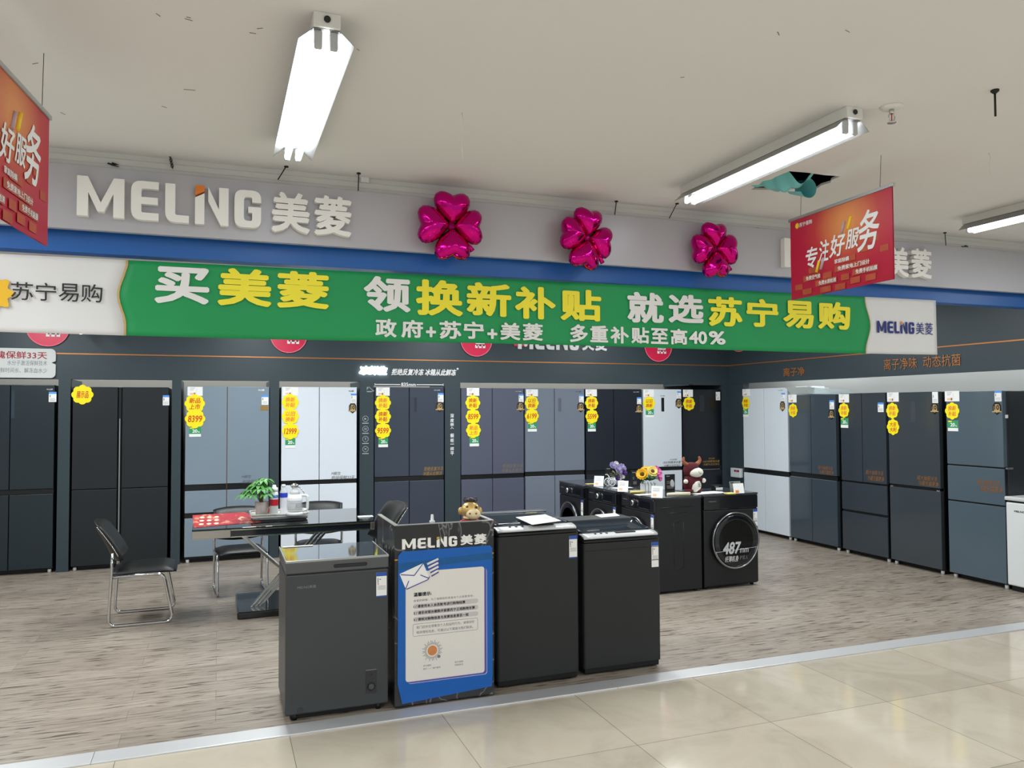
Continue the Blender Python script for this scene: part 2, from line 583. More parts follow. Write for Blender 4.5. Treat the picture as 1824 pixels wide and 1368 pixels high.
# --- beam over the stand's opening, with a cornice profile, and the blue panel under it
m_beam = mat('beam_paint', (214, 214, 210), 0.8, var=0.02)
mb = MB()
prof = [(4.178, 2.87), (4.178, 2.845), (4.170, 2.842), (4.170, 2.815), (4.160, 2.808), (4.160, 2.74), (4.20, 2.74), (4.30, 2.74), (4.30, 2.87)]
V, F = [], []
for x in (-6, 9):
    V += [(x, p[0], p[1]) for p in prof]
n = len(prof)
F = [(i, (i + 1) % n, n + (i + 1) % n, n + i) for i in range(n)] + [tuple(range(n))[::-1], tuple(range(n, 2 * n))]
mb.raw(V, F)
struct(mb, 'trim_5', m_beam)
m_blue = mat('blue_panel', (36, 98, 176), 0.35, var=0.05, scale=2)
struct(MB().box(-6, 9, 4.205, 4.30, 2.386, 2.739, 0.002), 'wall_front', m_blue)

# --- back wall of the stand: rear of the niches, header, pillars
slate = m_slate()
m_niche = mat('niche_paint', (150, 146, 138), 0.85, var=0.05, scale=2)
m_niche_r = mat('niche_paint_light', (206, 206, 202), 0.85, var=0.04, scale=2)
struct(MB().box(-6, 7.6, 9.86, 9.95, 0, 2.87), 'wall_back', m_niche)
YB, XR = 9.1, 6.6
mb = MB()
mb.box(-6, 6.02, YB, YB + 0.10, 1.957, 2.87)
mb.box(6.02, XR + 0.1, YB, YB + 0.75, 1.946, 2.87)
PIL = [(-1.524, -1.415), (-0.462, -0.372), (0.536, 0.636), (1.530, 1.690), (2.545, 2.738), (6.482, 6.72)]
mb.box(1.692, 2.545, YB, YB + 0.08, 1.912, 1.957)
struct(mb, 'wall_back', slate)
for a, b_ in PIL:
    struct(MB().box(a, b_, YB, YB + 0.72, 0, 1.957 if b_ < 6.5 else 1.946), 'wall_back', slate)
# --- right-hand wall
mb = MB().box(7.42, 7.52, 2.0, 9.9, 0, 2.87)
struct(mb, 'wall_right', m_niche_r)
mb = MB().box(XR, XR + 0.10, 3.2, YB, 1.963, 2.87)
struct(mb, 'wall_right', slate)
m_slate_d = mat('slate_dark', (40, 44, 50), 0.5)
struct(MB().box(7.36, 7.415, 2.0, 5.45, 0, 1.79), 'wall_right', m_slate_d)
struct(MB().box(XR + 0.005, XR + 0.10, 8.79, YB, 0, 1.963), 'wall_right', slate)
# thin copper strip round the header
copper = mat('copper_strip', (176, 118, 74), 0.35, metal=0.6, var=0.05)
struct(MB().box(-6, XR, YB - 0.006, YB, 2.211, 2.224), 'trim_6', copper)
struct(MB().box(XR - 0.006, XR, 3.2, YB - 0.006, 2.213, 2.226), 'trim_7', copper)

# ================================================================== CEILING LIGHTS
tube_m = mat('tube_glow', (244, 250, 255), 0.4, emit=TUBE_STRENGTH, var=0.0)
lamp_w = mat('lamp_white', (226, 226, 222), 0.35, var=0.02)
refl_m = mat('lamp_reflector', (150, 150, 148), 0.3, metal=0.2, var=0.03)
sock_m = mat('lamp_socket', (186, 188, 190), 0.45)
plug_m = mat('lamp_plug', (30, 32, 34), 0.5)
def lamp(x, y0, y1, label):
    """twin-tube batten: housing on the ceiling, folded reflector wings, four sockets, two tubes"""
    t = thing('fluorescent_light', label, 'ceiling light', (x, (y0 + y1) / 2, CZ), 0, 'ceiling tube lights')
    h = (y1 - y0) / 2
    MB().box(-0.042, 0.042, -h, h, -0.046, 0.0, 0.002).build('housing', lamp_w, t)
    mb = MB()
    pr = [(-0.086, -0.090), (-0.042, -0.050), (-0.020, -0.047), (0.020, -0.047), (0.042, -0.050), (0.086, -0.090)]
    k = len(pr)
    V = [(p[0], y, p[1]) for y in (-h + 0.012, h - 0.012) for p in pr]
    V += [(p[0], y, p[1] + 0.0016) for y in (-h + 0.012, h - 0.012) for p in pr]
    F = [(i, i + 1, k + i + 1, k + i) for i in range(k - 1)] + [(2 * k + i, 3 * k + i, 3 * k + i + 1, 2 * k + i + 1) for i in range(k - 1)]
    F += [(0, k, 3 * k, 2 * k), (k - 1, 3 * k - 1, 4 * k - 1, 2 * k - 1)]
    mb.raw(V, F)
    mb.build('reflector', refl_m, t)
    for sx in (-0.024, 0.024):
        MB().tube([(sx, -h + 0.04, -0.090), (sx, h - 0.04, -0.090)], 0.0135, 14).build('tube', tube_m, t)
        for sy in (-h + 0.030, h - 0.030):
            MB().box(sx - 0.013, sx + 0.013, sy - 0.009, sy + 0.009, -0.106, -0.047, 0.006).build('socket', sock_m, t)
    MB().lathe([(0.0105, 0), (0.0105, 0.004), (0.006, 0.006)], (0, -h - 0.005, -0.022), 16, 0, 'y').build('cable_plug', plug_m, t)
    return t
lamp(0.310, 2.46, 3.70, 'twin-tube fluorescent ceiling light above the fascia word, left of the other two')
lamp(2.450, 2.50, 3.745, 'twin-tube fluorescent ceiling light beside the hole in the ceiling')
lamp(4.590, 2.50, 3.745, 'twin-tube fluorescent ceiling light cut by the right edge of the photo')

# ================================================================== FASCIA
m_fas = mat('fascia_grey', (181, 180, 186), 0.42, metal=0.15, var=0.03, scale=2)
fa = thing('fascia_board', 'long grey fascia board with raised brand lettering hung below the ceiling', 'sign', (0, 4.12, 2.48))
MB().box(-6, 9, 0.0, 0.035, 0.0, 0.302, 0.002).build('panel', m_fas, fa)
MB().box(-6, 9, 0.035, 0.075, 0.272, 0.302).build('top_return', m_fas, fa)
let_w = mat('letter_white', (240, 238, 234), 0.4, var=0.015)
let_o = mat('letter_orange', (222, 122, 42), 0.4)
def fascia_word(xa):
    brand(fa, xa, xa + 0.814, xa + 0.862, xa + 1.262, 0.057, 0.243, -0.001, 0.038, let_w, let_o, 'raised_letter', 0.045, 0.252)
fascia_word(-0.620)
fascia_word(on_y(1660, 470, 4.08).x - 1.262)

# ties that hold the fascia: each a thing of its own
wire_m = mat('dark_wire', (42, 42, 40), 0.6, metal=0.4)
def rod(px0, py0, px1, py1, label):
    a, b_ = on_z(px0, py0, CZ), on_y(px1, py1, 4.14)
    a.y = min(a.y, 4.165)
    o = MB().tube([Vector((0, 0, 0)), b_ - a], 0.0028, 6).lathe([(0.004, -0.006), (0.011, -0.006), (0.011, 0.0), (0.002, 0.0)], (0, 0, 0), 8)
    o = o.build('hanger_rod', wire_m, None, loc=a)
    tag(o, label, 'hanger rod', 'hanger rods of the fascia')
rod(510, 296, 495, 320, 'slanting hanger rod under the far end of the leftmost ceiling light')
rod(639, 308, 638, 340, 'straight hanger rod beside a small white patch left of the first balloon')
rod(1098, 358, 1095, 383, 'straight hanger rod right of the middle balloon')
rod(1206, 362, 1192, 389, 'slanting hanger rod left of the rightmost balloon')
rod(1683, 414, 1685, 438, 'hanger rod over the bare grey fascia right of the second brand word')
p = on_y(303, 300, 4.14)
w = MB()
for a, b_ in (((-0.035, 0, 0.088), (0.0, 0, 0.055)), ((0.022, 0, 0.088), (0.0, 0, 0.055)), ((0, 0, 0.055), (0.012, 0, 0.0))):
    w.tube([a, b_], 0.003, 6)
for k in range(3):
    c0 = Vector((0.003 + 0.003 * k, 0, 0.042 - 0.014 * k))
    w.tube([c0 + Vector((0.006 * math.cos(q), 0.002 * math.sin(3 * q), 0.009 * math.sin(q))) for q in (2 * PI * i / 10 for i in range(10))], 0.0018, 5, closed=True)
tag(w.build('hanger_chain', wire_m, None, loc=p), 'forked wire chain holding the fascia above the first brand word', 'hanger chain')
patch = MB().box(-0.022, 0.022, 0, 0.006, -0.03, 0.03, 0.002).build('wall_patch', white_p, None, loc=on_y(650, 315, 4.162))
tag(patch, 'small white plate on the cornice beside the straight hanger rod', 'plate')
for px, py, sc, lb in ((203, 292, 1.0, 'black torn scrap stuck on the cornice above the word\'s first letter'), (1348, 408, 1.0, 'black torn scrap on the cornice between rightmost balloon and red poster'),
                       (1718, 438, 0.9, 'black torn scrap on the cornice at far right')):
    q = on_y(px, py, 4.155)
    sc_ = MB()
    for k in range(5):
        a = Vector((random.uniform(-0.03, 0.02), 0, random.uniform(-0.006, 0.006)))
        sc_.tube([a, a + Vector((0.03, 0, random.uniform(-0.008, 0.008)))], [0.004, 0.0015], 5)
    tag(sc_.build('torn_scrap', black, None, loc=q), lb, 'scrap')

# ================================================================== SMALL THINGS ON THE CEILING
sp = thing('sprinkler', 'chrome fire sprinkler head beside the ceiling light by the hole', 'sprinkler', on_z(1588, 190, CZ))
MB().lathe([(0.045, 0.0), (0.045, -0.004), (0.03, -0.012), (0.012, -0.012)], (0, 0, 0), 24).build('escutcheon', lamp_w, sp)
fr = MB().lathe([(0.010, -0.012), (0.010, -0.028), (0.006, -0.03)], (0, 0, 0), 12)
for sx in (-1, 1):
    fr.tube(spline([(0.008 * sx, 0, -0.028), (0.016 * sx, 0, -0.042), (0.010 * sx, 0, -0.058), (0.0, 0, -0.064)], 4), 0.0028, 6)
fr.build('frame', chrome, sp)
MB().lathe([(0.0025, -0.03), (0.0025, -0.062)], (0, 0, 0), 8).build('glass_bulb', mat('bulb_red', (190, 70, 60), 0.2), sp)
MB().lathe([(0.003, -0.062), (0.018, -0.066), (0.018, -0.068), (0.003, -0.068)], (0, 0, 0), 16).build('deflector', chrome, sp)
p = on_z(1772, 160, CZ + 0.005)
tag(MB().tube([(0, 0, 0), (0.0, 0, -0.105)], 0.004, 8).lathe([(0.016, 0.002), (0.016, -0.006), (0.005, -0.016)], (0, 0, 0), 10).build('threaded_rod', wire_m, None, loc=p),
    'short dark threaded rod hanging alone from the ceiling at right', 'rod')
th_m = mat('thread', (224, 224, 220), 0.6)
for px, py, L_, lb in ((823, 200, 0.20, 'thin white thread hanging from ceiling left of the middle balloon'), (1762, 272, 0.11, 'white thread loop hanging from ceiling near the right edge')):
    q = on_z(px, py, CZ)
    P = [(0.004 * math.sin(k), 0.003 * math.cos(1.7 * k), -L_ * k / 8) for k in range(9)]
    tag(MB().tube(P, 0.0012, 5).build('thread', th_m, None, loc=q), lb, 'thread')
# cloth that sags out of the opening
teal = mat('teal_film', (118, 198, 200), 0.4, var=0.12, scale=9, bump=0.25, bscale=18)
sh = thing('plastic_sheet', 'crumpled teal sheet sagging out of the hole in the ceiling', 'sheet', (2.935, 3.45, CZ))
def sag(u, v):
    x = -0.165 + 0.222 * u
    y = -0.13 + 0.27 * v
    z = 0.025 - 0.085 * math.exp(-((u - 0.5) ** 2) / 0.14) * (0.5 + 0.5 * math.exp(-((v - 0.35) ** 2) / 0.2)) + 0.012 * math.sin(9 * u + 4 * v) + 0.009 * math.sin(17 * v - 6 * u)
    return (x, y, z)
MB().sheet(sag, 26, 22).build('upper_fold', teal, sh)
def roll(u, v):
    a = PI * (0.15 + 1.25 * u)
    r = 0.055 * (1 - 0.5 * v)
    return (0.045 + 0.02 * v - r * math.cos(a), -0.07 + 0.16 * v, -0.015 - r * math.sin(a) - 0.035 * (1 - v))
MB().sheet(roll, 16, 12).build('hanging_fold', teal, sh)

# ================================================================== BALLOONS
foil = mat('magenta_foil', (206, 20, 130), 0.12, metal=1.0, var=0.04)
foil_d = mat('magenta_foil_seam', (140, 8, 84), 0.3, metal=0.9, var=0.1)
heart = spline([(0.0, 0.06), (0.13, 0.16), (0.33, 0.36), (0.47, 0.62), (0.47, 0.86), (0.33, 1.0), (0.15, 0.985), (0.0, 0.92),
                (-0.15, 0.985), (-0.33, 1.0), (-0.47, 0.86), (-0.47, 0.62), (-0.33, 0.36), (-0.13, 0.16)], 5, True) if False else None
H2 = spline([(0.0, 0.06, 0), (0.13, 0.16, 0), (0.33, 0.36, 0), (0.47, 0.62, 0), (0.47, 0.86, 0), (0.33, 1.0, 0), (0.15, 0.985, 0), (0.0, 0.92, 0),
             (-0.15, 0.985, 0), (-0.33, 1.0, 0), (-0.47, 0.86, 0), (-0.47, 0.62, 0), (-0.33, 0.36, 0), (-0.13, 0.16, 0)], 5, True)
def lobe(parent, ang, L_, T, seed):
    rnd = random.Random(seed)
    n = len(H2)
    cx, cy = 0.0, 0.60
    rings = [1.0, 0.96, 0.86, 0.72, 0.55, 0.38, 0.2]
    V, F = [], []
    ph = [rnd.uniform(0, 6) for _ in range(3)]
    for side in (-1, 1):
        base = len(V)
        for s_ in rings:
            for i, q in enumerate(H2):
                wv = 1 + (0.012 * math.sin(i * 1.9 + ph[0]) + 0.012 * math.sin(i * 3.1 + ph[1])) * s_ ** 6
                x, y = (cx + (q.x - cx) * s_ * wv) * 1.14, cy + (q.y - cy) * s_ * wv
                z = side * T * (max(0, 1 - s_ ** 2.0)) ** 0.55
                z += side * 0.008 * math.sin(i * 2.3 + ph[2]) * s_ ** 4 * (1 - s_)
                V.append((x * L_ * math.cos(ang) + y * L_ * math.sin(ang), z, -x * L_ * math.sin(ang) + y * L_ * math.cos(ang)))
        V.append((cy * L_ * math.sin(ang), side * T, cy * L_ * math.cos(ang)))
        for k in range(len(rings) - 1):
            for i in range(n):
                j = (i + 1) % n
                F.append((base + k * n + i, base + k * n + j, base + (k + 1) * n + j, base + (k + 1) * n + i))
        for i in range(n):
            F.append((base + (len(rings) - 1) * n + i, base + (len(rings) - 1) * n + (i + 1) % n, len(V) - 1))
    mb = MB().raw(V, F)
    bmesh.ops.remove_doubles(mb.bm, verts=mb.bm.verts, dist=1e-5)
    mb.build('heart_lobe', foil, parent, smooth=True)
def balloon(px, py, L_, rz, tilt, label, seed):
    c = on_y(px, py, 4.03)
    t = thing('foil_balloon', label, 'balloon', c, rz, 'clover balloons on the fascia')
    for k in range(4):
        lobe(t, k * PI / 2 + tilt + 0.06 * math.sin(seed * 3 + k), L_ * (1 + 0.04 * math.cos(seed + 2 * k)), 0.064, seed * 10 + k)
    MB().ball((0, -0.002, 0), 0.026, 0.016, 0.026, 0, 12, 8).build('gathered_centre', foil_d, t, smooth=True)
    s_ = MB()
    a0 = 0.75 * PI + tilt
    s_.tube([(0.115 * math.sin(a0), 0, 0.115 * math.cos(a0)), (0.15 * math.sin(a0), -0.004, 0.15 * math.cos(a0)), (0.172 * math.sin(a0), 0, 0.172 * math.cos(a0))], [0.008, 0.012, 0.014], 7)
    s_.build('filling_tail', foil, t)
balloon(804, 403, 0.178, 0.0, 0.02, 'magenta foil clover balloon nearest the first brand word on the fascia', 1)
balloon(1045, 424, 0.170, 0.15, 0.10, 'magenta foil clover balloon in the middle of the three on the fascia', 2)
balloon(1272, 444, 0.166, 0.1, -0.03, 'magenta foil clover balloon nearest the red hanging poster on the fascia', 3)

# ================================================================== LONG GREEN BANNER
YBN = 4.185
bn = thing('banner', 'long green and white trade-in banner with yellow and white characters', 'banner', (0, YBN, 0))
ban_w = mat('banner_white', (226, 226, 227), 0.6, var=0.02)
ban_g = mat('banner_green', (22, 150, 84), 0.55, var=0.03)
ban_edge = mat('banner_gold_line', (200, 170, 110), 0.55)
def bx(px, py): 
    q = on_y(px, py, YBN); return q.x, q.z
XL, XRt = -1.9, bx(1668, 580)[0]
zt0, zb0 = bx(0, 452)[1], bx(0, 591)[1]
zt1, zb1 = bx(1668, 535)[1], bx(1660, 632)[1]
xl0 = bx(0, 500)[0]
def ztop(x): return zt0 + (zt1 - zt0) * (x - xl0) / (XRt - xl0)
def zbot(x): return zb0 + (zb1 - zb0) * (x - xl0) / (XRt - xl0) - 0.004 * math.sin((x - xl0) * 1.7)
def rip(x, v): return 0.004 * math.sin(x * 5.1) * (1 - v) + 0.003 * math.sin(x * 13 + 2 * v) * (1 - v) ** 2
def edge_l(v): return bx(226 - 13 * math.sin(PI * min(1, max(0, (1 - v) * 1.25 - 0.08))) ** 2 + (2 if v > 0.9 else 0), 520)[0]
def edge_r(v): return bx(1541 + 9 * math.sin(PI * min(1, max(0, (1 - v) * 1.1 - 0.05))) ** 2, 580)[0]
def band(name, fa_, fb_, m, n, dy=0.0):
    mb = MB()
    def fn(u, v):
        xa, xb = fa_(v), fb_(v)
        x = xa + (xb - xa) * u
        return (x, rip(x, v) + dy, zbot(x) + (ztop(x) - zbot(x)) * v)
    mb.sheet(fn, n, 14)
    res = bmesh.ops.extrude_face_region(mb.bm, geom=list(mb.bm.faces))
    bmesh.ops.translate(mb.bm, verts=[e for e in res['geom'] if isinstance(e, bmesh.types.BMVert)], vec=(0, 0.0015, 0))
    return mb.build(name, m, bn)
gcl = band('green_field', edge_l, edge_r, ban_g, 110)
band('white_end', lambda v: XL, edge_l, ban_w, 20)
band('white_end', edge_r, lambda v: XRt, ban_w, 20)
band('gold_edge', lambda v: edge_l(v) - 0.010, lambda v: edge_l(v), ban_edge, 2, -0.0012)
band('gold_edge', lambda v: edge_r(v), lambda v: edge_r(v) + 0.005, ban_edge, 2, -0.0012)
tx_w = mat('banner_text_white', (236, 236, 234), 0.6, var=0.01)
tx_y = mat('banner_text_yellow', (250, 236, 60), 0.6, var=0.01)
tx_b = mat('banner_text_blue', (38, 50, 128), 0.6)
tx_k = mat('banner_text_black', (40, 40, 42), 0.6)
def btext(ch, px0, py0, px1, py1, m, bold=0.035, name='lettering'):
    x0, x1 = bx(px0, (py0 + py1) / 2)[0], bx(px1, (py0 + py1) / 2)[0]
    pm = (px0 + px1) / 2
    z0, z1 = bx(pm, py1)[1], bx(pm, py0)[1]
    MB().text(ch, x0, x1, z0, z1, -0.0085, bold=bold).build(name, m, bn, fix=False)
for ch, a, b_, c, d, m in (('买', 275, 476, 373, 542, tx_w), ('美', 387, 479, 484, 546, tx_y), ('菱', 493, 484, 586, 550, tx_y), ('领', 647, 493, 731, 556, tx_w),
                           ('换', 740, 499, 824, 563, tx_y), ('新', 830, 504, 910, 564, tx_y), ('补', 916, 511, 989, 569, tx_y), ('贴', 997, 516, 1070, 572, tx_y),
                           ('就', 1116, 521, 1181, 576, tx_w), ('选', 1189, 525, 1252, 576, tx_w), ('苏', 1260, 529, 1321, 582, tx_y), ('宁', 1328, 533, 1385, 583, tx_y),
                           ('易', 1393, 536, 1448, 585, tx_y), ('购', 1455, 538, 1513, 587, tx_y)):
    btext(ch, a, b_, c, d, m)
for st, a, b_, c, d in (('政', 668, 568, 706, 601), ('府', 714, 570, 753, 602), ('+', 758, 582, 776, 601), ('苏', 782, 572, 821, 604), ('宁', 825, 573, 861, 604), ('+', 867, 586, 885, 604),
                        ('美', 890, 575, 926, 606), ('菱', 930, 576, 966, 607),
                        ('多', 1014, 578, 1046, 610), ('重', 1050, 580, 1082, 610), ('补', 1086, 582, 1119, 612), ('贴', 1123, 583, 1155, 612), ('至', 1158, 585, 1189, 613), ('高', 1193, 586, 1223, 614),
                        ('40', 1226, 590, 1258, 613), ('%', 1261, 590, 1291, 614)):
    btext(st, a, b_, c, d, tx_w, 0.03)
for ch, a, c in (('苏', 20, 60), ('宁', 64, 101), ('易', 105, 141), ('购', 145, 183)):
    btext(ch, a, 503 + (a - 20) * 0.03, c, 535 + (a - 20) * 0.03, tx_k, 0.004)
q0, q1 = bx(1561, 583), bx(1627, 583)
q2, q3 = bx(1630, 583), bx(1660, 583)
brand(bn, q0[0], q1[0], q2[0], q3[0], bx(1595, 594)[1], bx(1595, 573)[1], -0.008, 0.0006, tx_b, let_o, 'brand_letter', bx(1645, 596)[1], bx(1645, 575)[1], bold=0.0)
# the yellow petalled emblem at the banner's left end
cx, cz = bx(-12, 522)
P = [(cx + (0.075 + 0.012 * math.cos(8 * a)) * math.cos(a), cz + (0.075 + 0.012 * math.cos(8 * a)) * math.sin(a)) for a in (2 * PI * k / 48 for k in range(48))]
MB().prism(P, -0.0085, -0.0075).build('emblem', mat('emblem_yellow', (240, 190, 40), 0.55), bn)

# ================================================================== RED HANGING POSTERS
def m_poster():
    m, nt, b, tc = node_mat('red_poster', 0.42, 0.5)
    mp = nmap(nt, tc, (1, 1, 1))
    sx = nt.nodes.new('ShaderNodeSeparateXYZ')
    nt.links.new(mp.outputs[0], sx.inputs[0])
    gr = nt.nodes.new('ShaderNodeTexGradient')
    gr.gradient_type = 'SPHERICAL'
    mp2 = nmap(nt, tc, (3.0, 1, 3.6), (-0.06 * 3.0, 0, 0.10 * 3.6))
    nt.links.new(mp2.outputs[0], gr.inputs[0])
    n = nnoise(nt, nmap(nt, tc, (1, 1, 1)), 3, 3)
    rp = nramp(nt, gr.outputs['Fac'], [(0.0, (184, 24, 56)), (0.3, (192, 52, 52)), (0.85, (222, 142, 76))])
    nt.links.new(rp.outputs[0], b.inputs['Base Color'])
    return m
poster_m = m_poster()
po_o = mat('poster_orange', (184, 84, 56), 0.5, var=0.3, scale=14)
po_y = mat('poster_yellow', (244, 206, 52), 0.5)
po_s = mat('poster_silver', (190, 160, 170), 0.5)
def red_poster(loc, rz, label, w=0.757, h=0.452, lean=0.0):
    """local x to the right as read, z down from the top edge at 0"""
    t = thing('hanging_poster', label, 'poster', loc, rz, 'red service posters hung from the ceiling')
    x = lambda u: (u - 0.5) * w
    z = lambda v: -v * h
    MB().sheet(lambda u, v: (x(u), 0.004 * math.sin(PI * u) * v, z(v)), 12, 8).box(x(0), x(1), 0.0045, 0.006, z(1), z(0)).build('print', poster_m, t)
    MB().box(x(0) - 0.012, x(1) + 0.012, -0.006, 0.010, -0.004, 0.014, 0.003).build('hanging_rail', alu, t)
    for s_ in (0.12, 0.9):
        MB().tube([(x(s_), 0, 0.014), (x(s_) + 0.01, 0, CZ - loc[2])], 0.0012, 5).build('string', wire_m, t)
    for ch, u0, u1, v0, v1 in (('专', 0.17, 0.30, 0.40, 0.66), ('注', 0.31, 0.42, 0.36, 0.62), ('好', 0.42, 0.58, 0.34, 0.60), ('服', 0.58, 0.71, 0.33, 0.55), ('务', 0.69, 0.89, 0.17, 0.62)):
        MB().text(ch, x(u0), x(u1), z(v1), z(v0), -0.0012, bold=0.018, shear=0.2).build('lettering', tx_w, t, fix=False)
    MB().text('苏宁易购', x(0.105), x(0.245), z(0.115), z(0.06), -0.0012, bold=0.02).build('lettering', tx_w, t, fix=False)
    MB().lathe([(0.016, -0.0012), (0.016, -0.0006)], (x(0.08), 0, z(0.085)), 16, 0, 'y').build('emblem', po_y, t)
    bars = MB()
    for u0, u1, v in ((0.53, 0.68, 0.655), (0.47, 0.80, 0.745), (0.14, 0.33, 0.775), (0.64, 0.88, 0.83), (0.27, 0.50, 0.865), (0.35, 0.45, 0.79), (0.05, 0.14, 0.86), (0.13, 0.24, 0.935), (0.32, 0.44, 0.955),
                      (0.47, 0.58, 0.96), (0.62, 0.72, 0.92), (0.76, 0.86, 0.925), (0.80, 0.89, 0.50), (0.72, 0.80, 0.59), (0.89, 0.97, 0.64), (0.53, 0.62, 0.86), (0.2, 0.3, 0.69)):
        bars.box(x(u0), x(u1) - 0.008, -0.0008, -0.0002, z(v + 0.035), z(v - 0.035))
    bars.build('orange_bars', po_o, t)
    for s_, u0, u1, v in (('家庭除螨', 0.47, 0.61, 0.655), ('免费家电上门设计', 0.50, 0.80, 0.745), ('免费空气检', 0.17, 0.325, 0.775), ('免费手机贴膜', 0.67, 0.865, 0.83), ('免费水质检测', 0.305, 0.48, 0.865)):
        MB().text(s_, x(u0), x(u1), z(v + 0.026), z(v - 0.026), -0.0014, bold=0.02).build('lettering', tx_w, t, fix=False)
    for u, v, m in ((0.62, 0.25, po_y), (0.56, 0.28, po_s), (0.30, 0.66, po_y), (0.345, 0.64, po_s)):
        MB().tube([(x(u) - 0.012, -0.001, z(v) - 0.03), (x(u) + 0.012, -0.001, z(v) + 0.03)], 0.008, 8).build('confetti', m, t)
    return t
red_poster((3.055, 3.255, 2.70), math.atan2(-0.757, -0.030), 'red service poster hanging in front of the second brand word at right')
red_poster((-0.612, 2.77, 2.665), math.atan2(0.757, 0.09), 'red service poster hanging at the left edge of the photo', h=0.455)
# ================================================================== REFRIGERATORS
bronze = mat('bronze_trim', (120, 92, 70), 0.35, metal=0.7)
toe = mat('toe_black', (9, 10, 11), 0.5)
foot_m = mat('foot_white', (214, 214, 210), 0.5)
silver = mat('silver_trim', (178, 180, 182), 0.3, metal=0.9)
class Fridge:
    def __init__(s, label, side, pxa, pxb, ztop, col, rough=0.3, body=None, coat=0.0, group=None, zb=0.035, gapm=None, metal=0.0, py=700):
        s.side = side
        a, b_ = s.raw_u(pxa, py), s.raw_u(pxb, py)
        s.c = (a + b_) / 2
        s.w = b_ - a
        s.zt, s.zb = ztop, zb
        s.tags = 0
        s.t = thing('refrigerator', label, 'refrigerator', (s.c, YB, 0) if side == 'B' else (XR, -s.c, 0), 0 if side == 'B' else -PI / 2,
                    'refrigerators along the back wall' if side == 'B' else 'refrigerators along the right wall')
        s.m = mat('fridge_%d_%d_%d_%d' % (col + (int(rough * 100),)), col, rough, metal=metal, coat=coat, var=0.025, scale=2.0)
        s.body = body or dark
        h = s.w / 2
        MB().box(-h + 0.004, h - 0.004, 0.052, 0.66, zb, ztop - 0.004, 0.006).build('cabinet', s.body, s.t)
        MB().box(-h + 0.02, h - 0.02, 0.075, 0.60, 0.004, zb).build('toe_kick', toe, s.t)
        for x in (-h + 0.035, h - 0.035):
            MB().lathe([(0.017, 0.0), (0.017, zb)], (x, 0.045, 0), 14).build('foot', foot_m, s.t)
    def raw_u(s, px, py):
        return on_y(px, py, YB).x if s.side == 'B' else -on_x(px, py, XR).y
    def u(s, px, py=700): return s.raw_u(px, py) - s.c
    def z(s, px, py): return (on_y(px, py, YB) if s.side == 'B' else on_x(px, py, XR)).z
    def doors(s, cells, name='door', gap=0.0035, bev=0.004):
        """cells of (u0, u1, z0, z1) with u as a share of the width"""
        for u0, u1, z0, z1 in cells:
            MB().box(-s.w / 2 + u0 * s.w + gap, -s.w / 2 + u1 * s.w - gap, 0, 0.048, z0 + gap, z1 - gap, bev).build(name, s.m, s.t)
    def band(s, z0, z1, lip=None):
        MB().box(-s.w / 2 + 0.003, s.w / 2 - 0.003, 0.014, 0.05, z0, z1).build('handle_recess', black, s.t)
        if lip:
            MB().box(-s.w / 2 + 0.003, s.w / 2 - 0.003, 0.001, 0.012, z0 - 0.006, z0 - 0.001).build('handle_lip', lip, s.t)
    def cross(s, split, z0, z1, low=None, lip=None):
        s.band(z0, z1, lip)
        s.doors([(0, split, z1, s.zt), (split, 1, z1, s.zt)])
        s.doors(low or [(0, split, s.zb + 0.012, z0), (split, 1, s.zb + 0.012, z0)])
    def rect(s, px0, py0, px1, py1):
        xm, ym = (px0 + px1) / 2, (py0 + py1) / 2
        return s.u(px0, ym), s.u(px1, ym), s.z(xm, py1), s.z(xm, py0)
    # --- stickers: each a part, its writing a sub-part
    def card(s, *r):
        x0, x1, z0, z1 = s.rect(*r)
        w, h = x1 - x0, z1 - z0
        mb = MB().box(x0, x1, -0.003, 0, z0, z1)
        mb.box(x0 + 0.16 * w, x0 + 0.42 * w, -0.0034, -0.003, z0 + 0.12 * h, z0 + 0.32 * h, mi=1)
        mb.box(x0 + 0.42 * w, x0 + 0.52 * w, -0.0034, -0.003, z0 + 0.10 * h, z0 + 0.34 * h, mi=2)
        mb.box(x0 + 0.585 * w, x0 + 0.59 * w, -0.0034, -0.003, z0 + 0.1 * h, z0 + 0.8 * h, mi=3)
        o = mb.build('price_card', [paper, pale_orange, mat('brown_ink', (140, 90, 60), 0.6), grey_ink], s.t)
        ln = MB()
        for k in range(3):
            ln.box(x0 + 0.16 * w, x0 + (0.5 - 0.06 * k) * w, -0.0034, -0.003, z0 + (0.86 - 0.13 * k) * h, z0 + (0.89 - 0.13 * k) * h)
        ln.build('print_lines', grey_ink, o)
    def star(s, px, py, rpx, texts, m=red_ink, squash=1.0):
        x, z = s.u(px, py), s.z(px, py)
        r = abs(s.z(px, py - rpx) - z)
        P = []
        for k in range(72):
            a = 2 * PI * k / 72
            rr = r * (0.86 + 0.17 * abs(math.cos(4 * a)) ** 0.6)
            P.append((x + rr * squash * math.cos(a), z + rr * math.sin(a)))
        yf = -0.005 - 0.0016 * s.tags                 # each tag lies over the edge of the one above
        s.tags += 1
        o = MB().prism(P, yf, yf + 0.0012).build('price_tag', yellow, s.t)
        if texts:
            mb = MB()
            n = len(texts)
            for i, tx in enumerate(texts):
                hh = 0.72 if n == 1 else 0.58
                zc = z + (0 if n == 1 else (0.33 - 0.66 * i) * r)
                ww = 0.36 * len(tx) if not tx.isdigit() else 0.36 * len(tx)
                ww = min(1.5, max(1.15, ww)) * r * squash
                mb.text(tx, x - ww / 2, x + ww / 2, zc - hh * r / 2, zc + hh * r / 2, yf - 0.0004, bold=0.02, shear=0.15)
            mb.build('handwriting', m, o, fix=False)
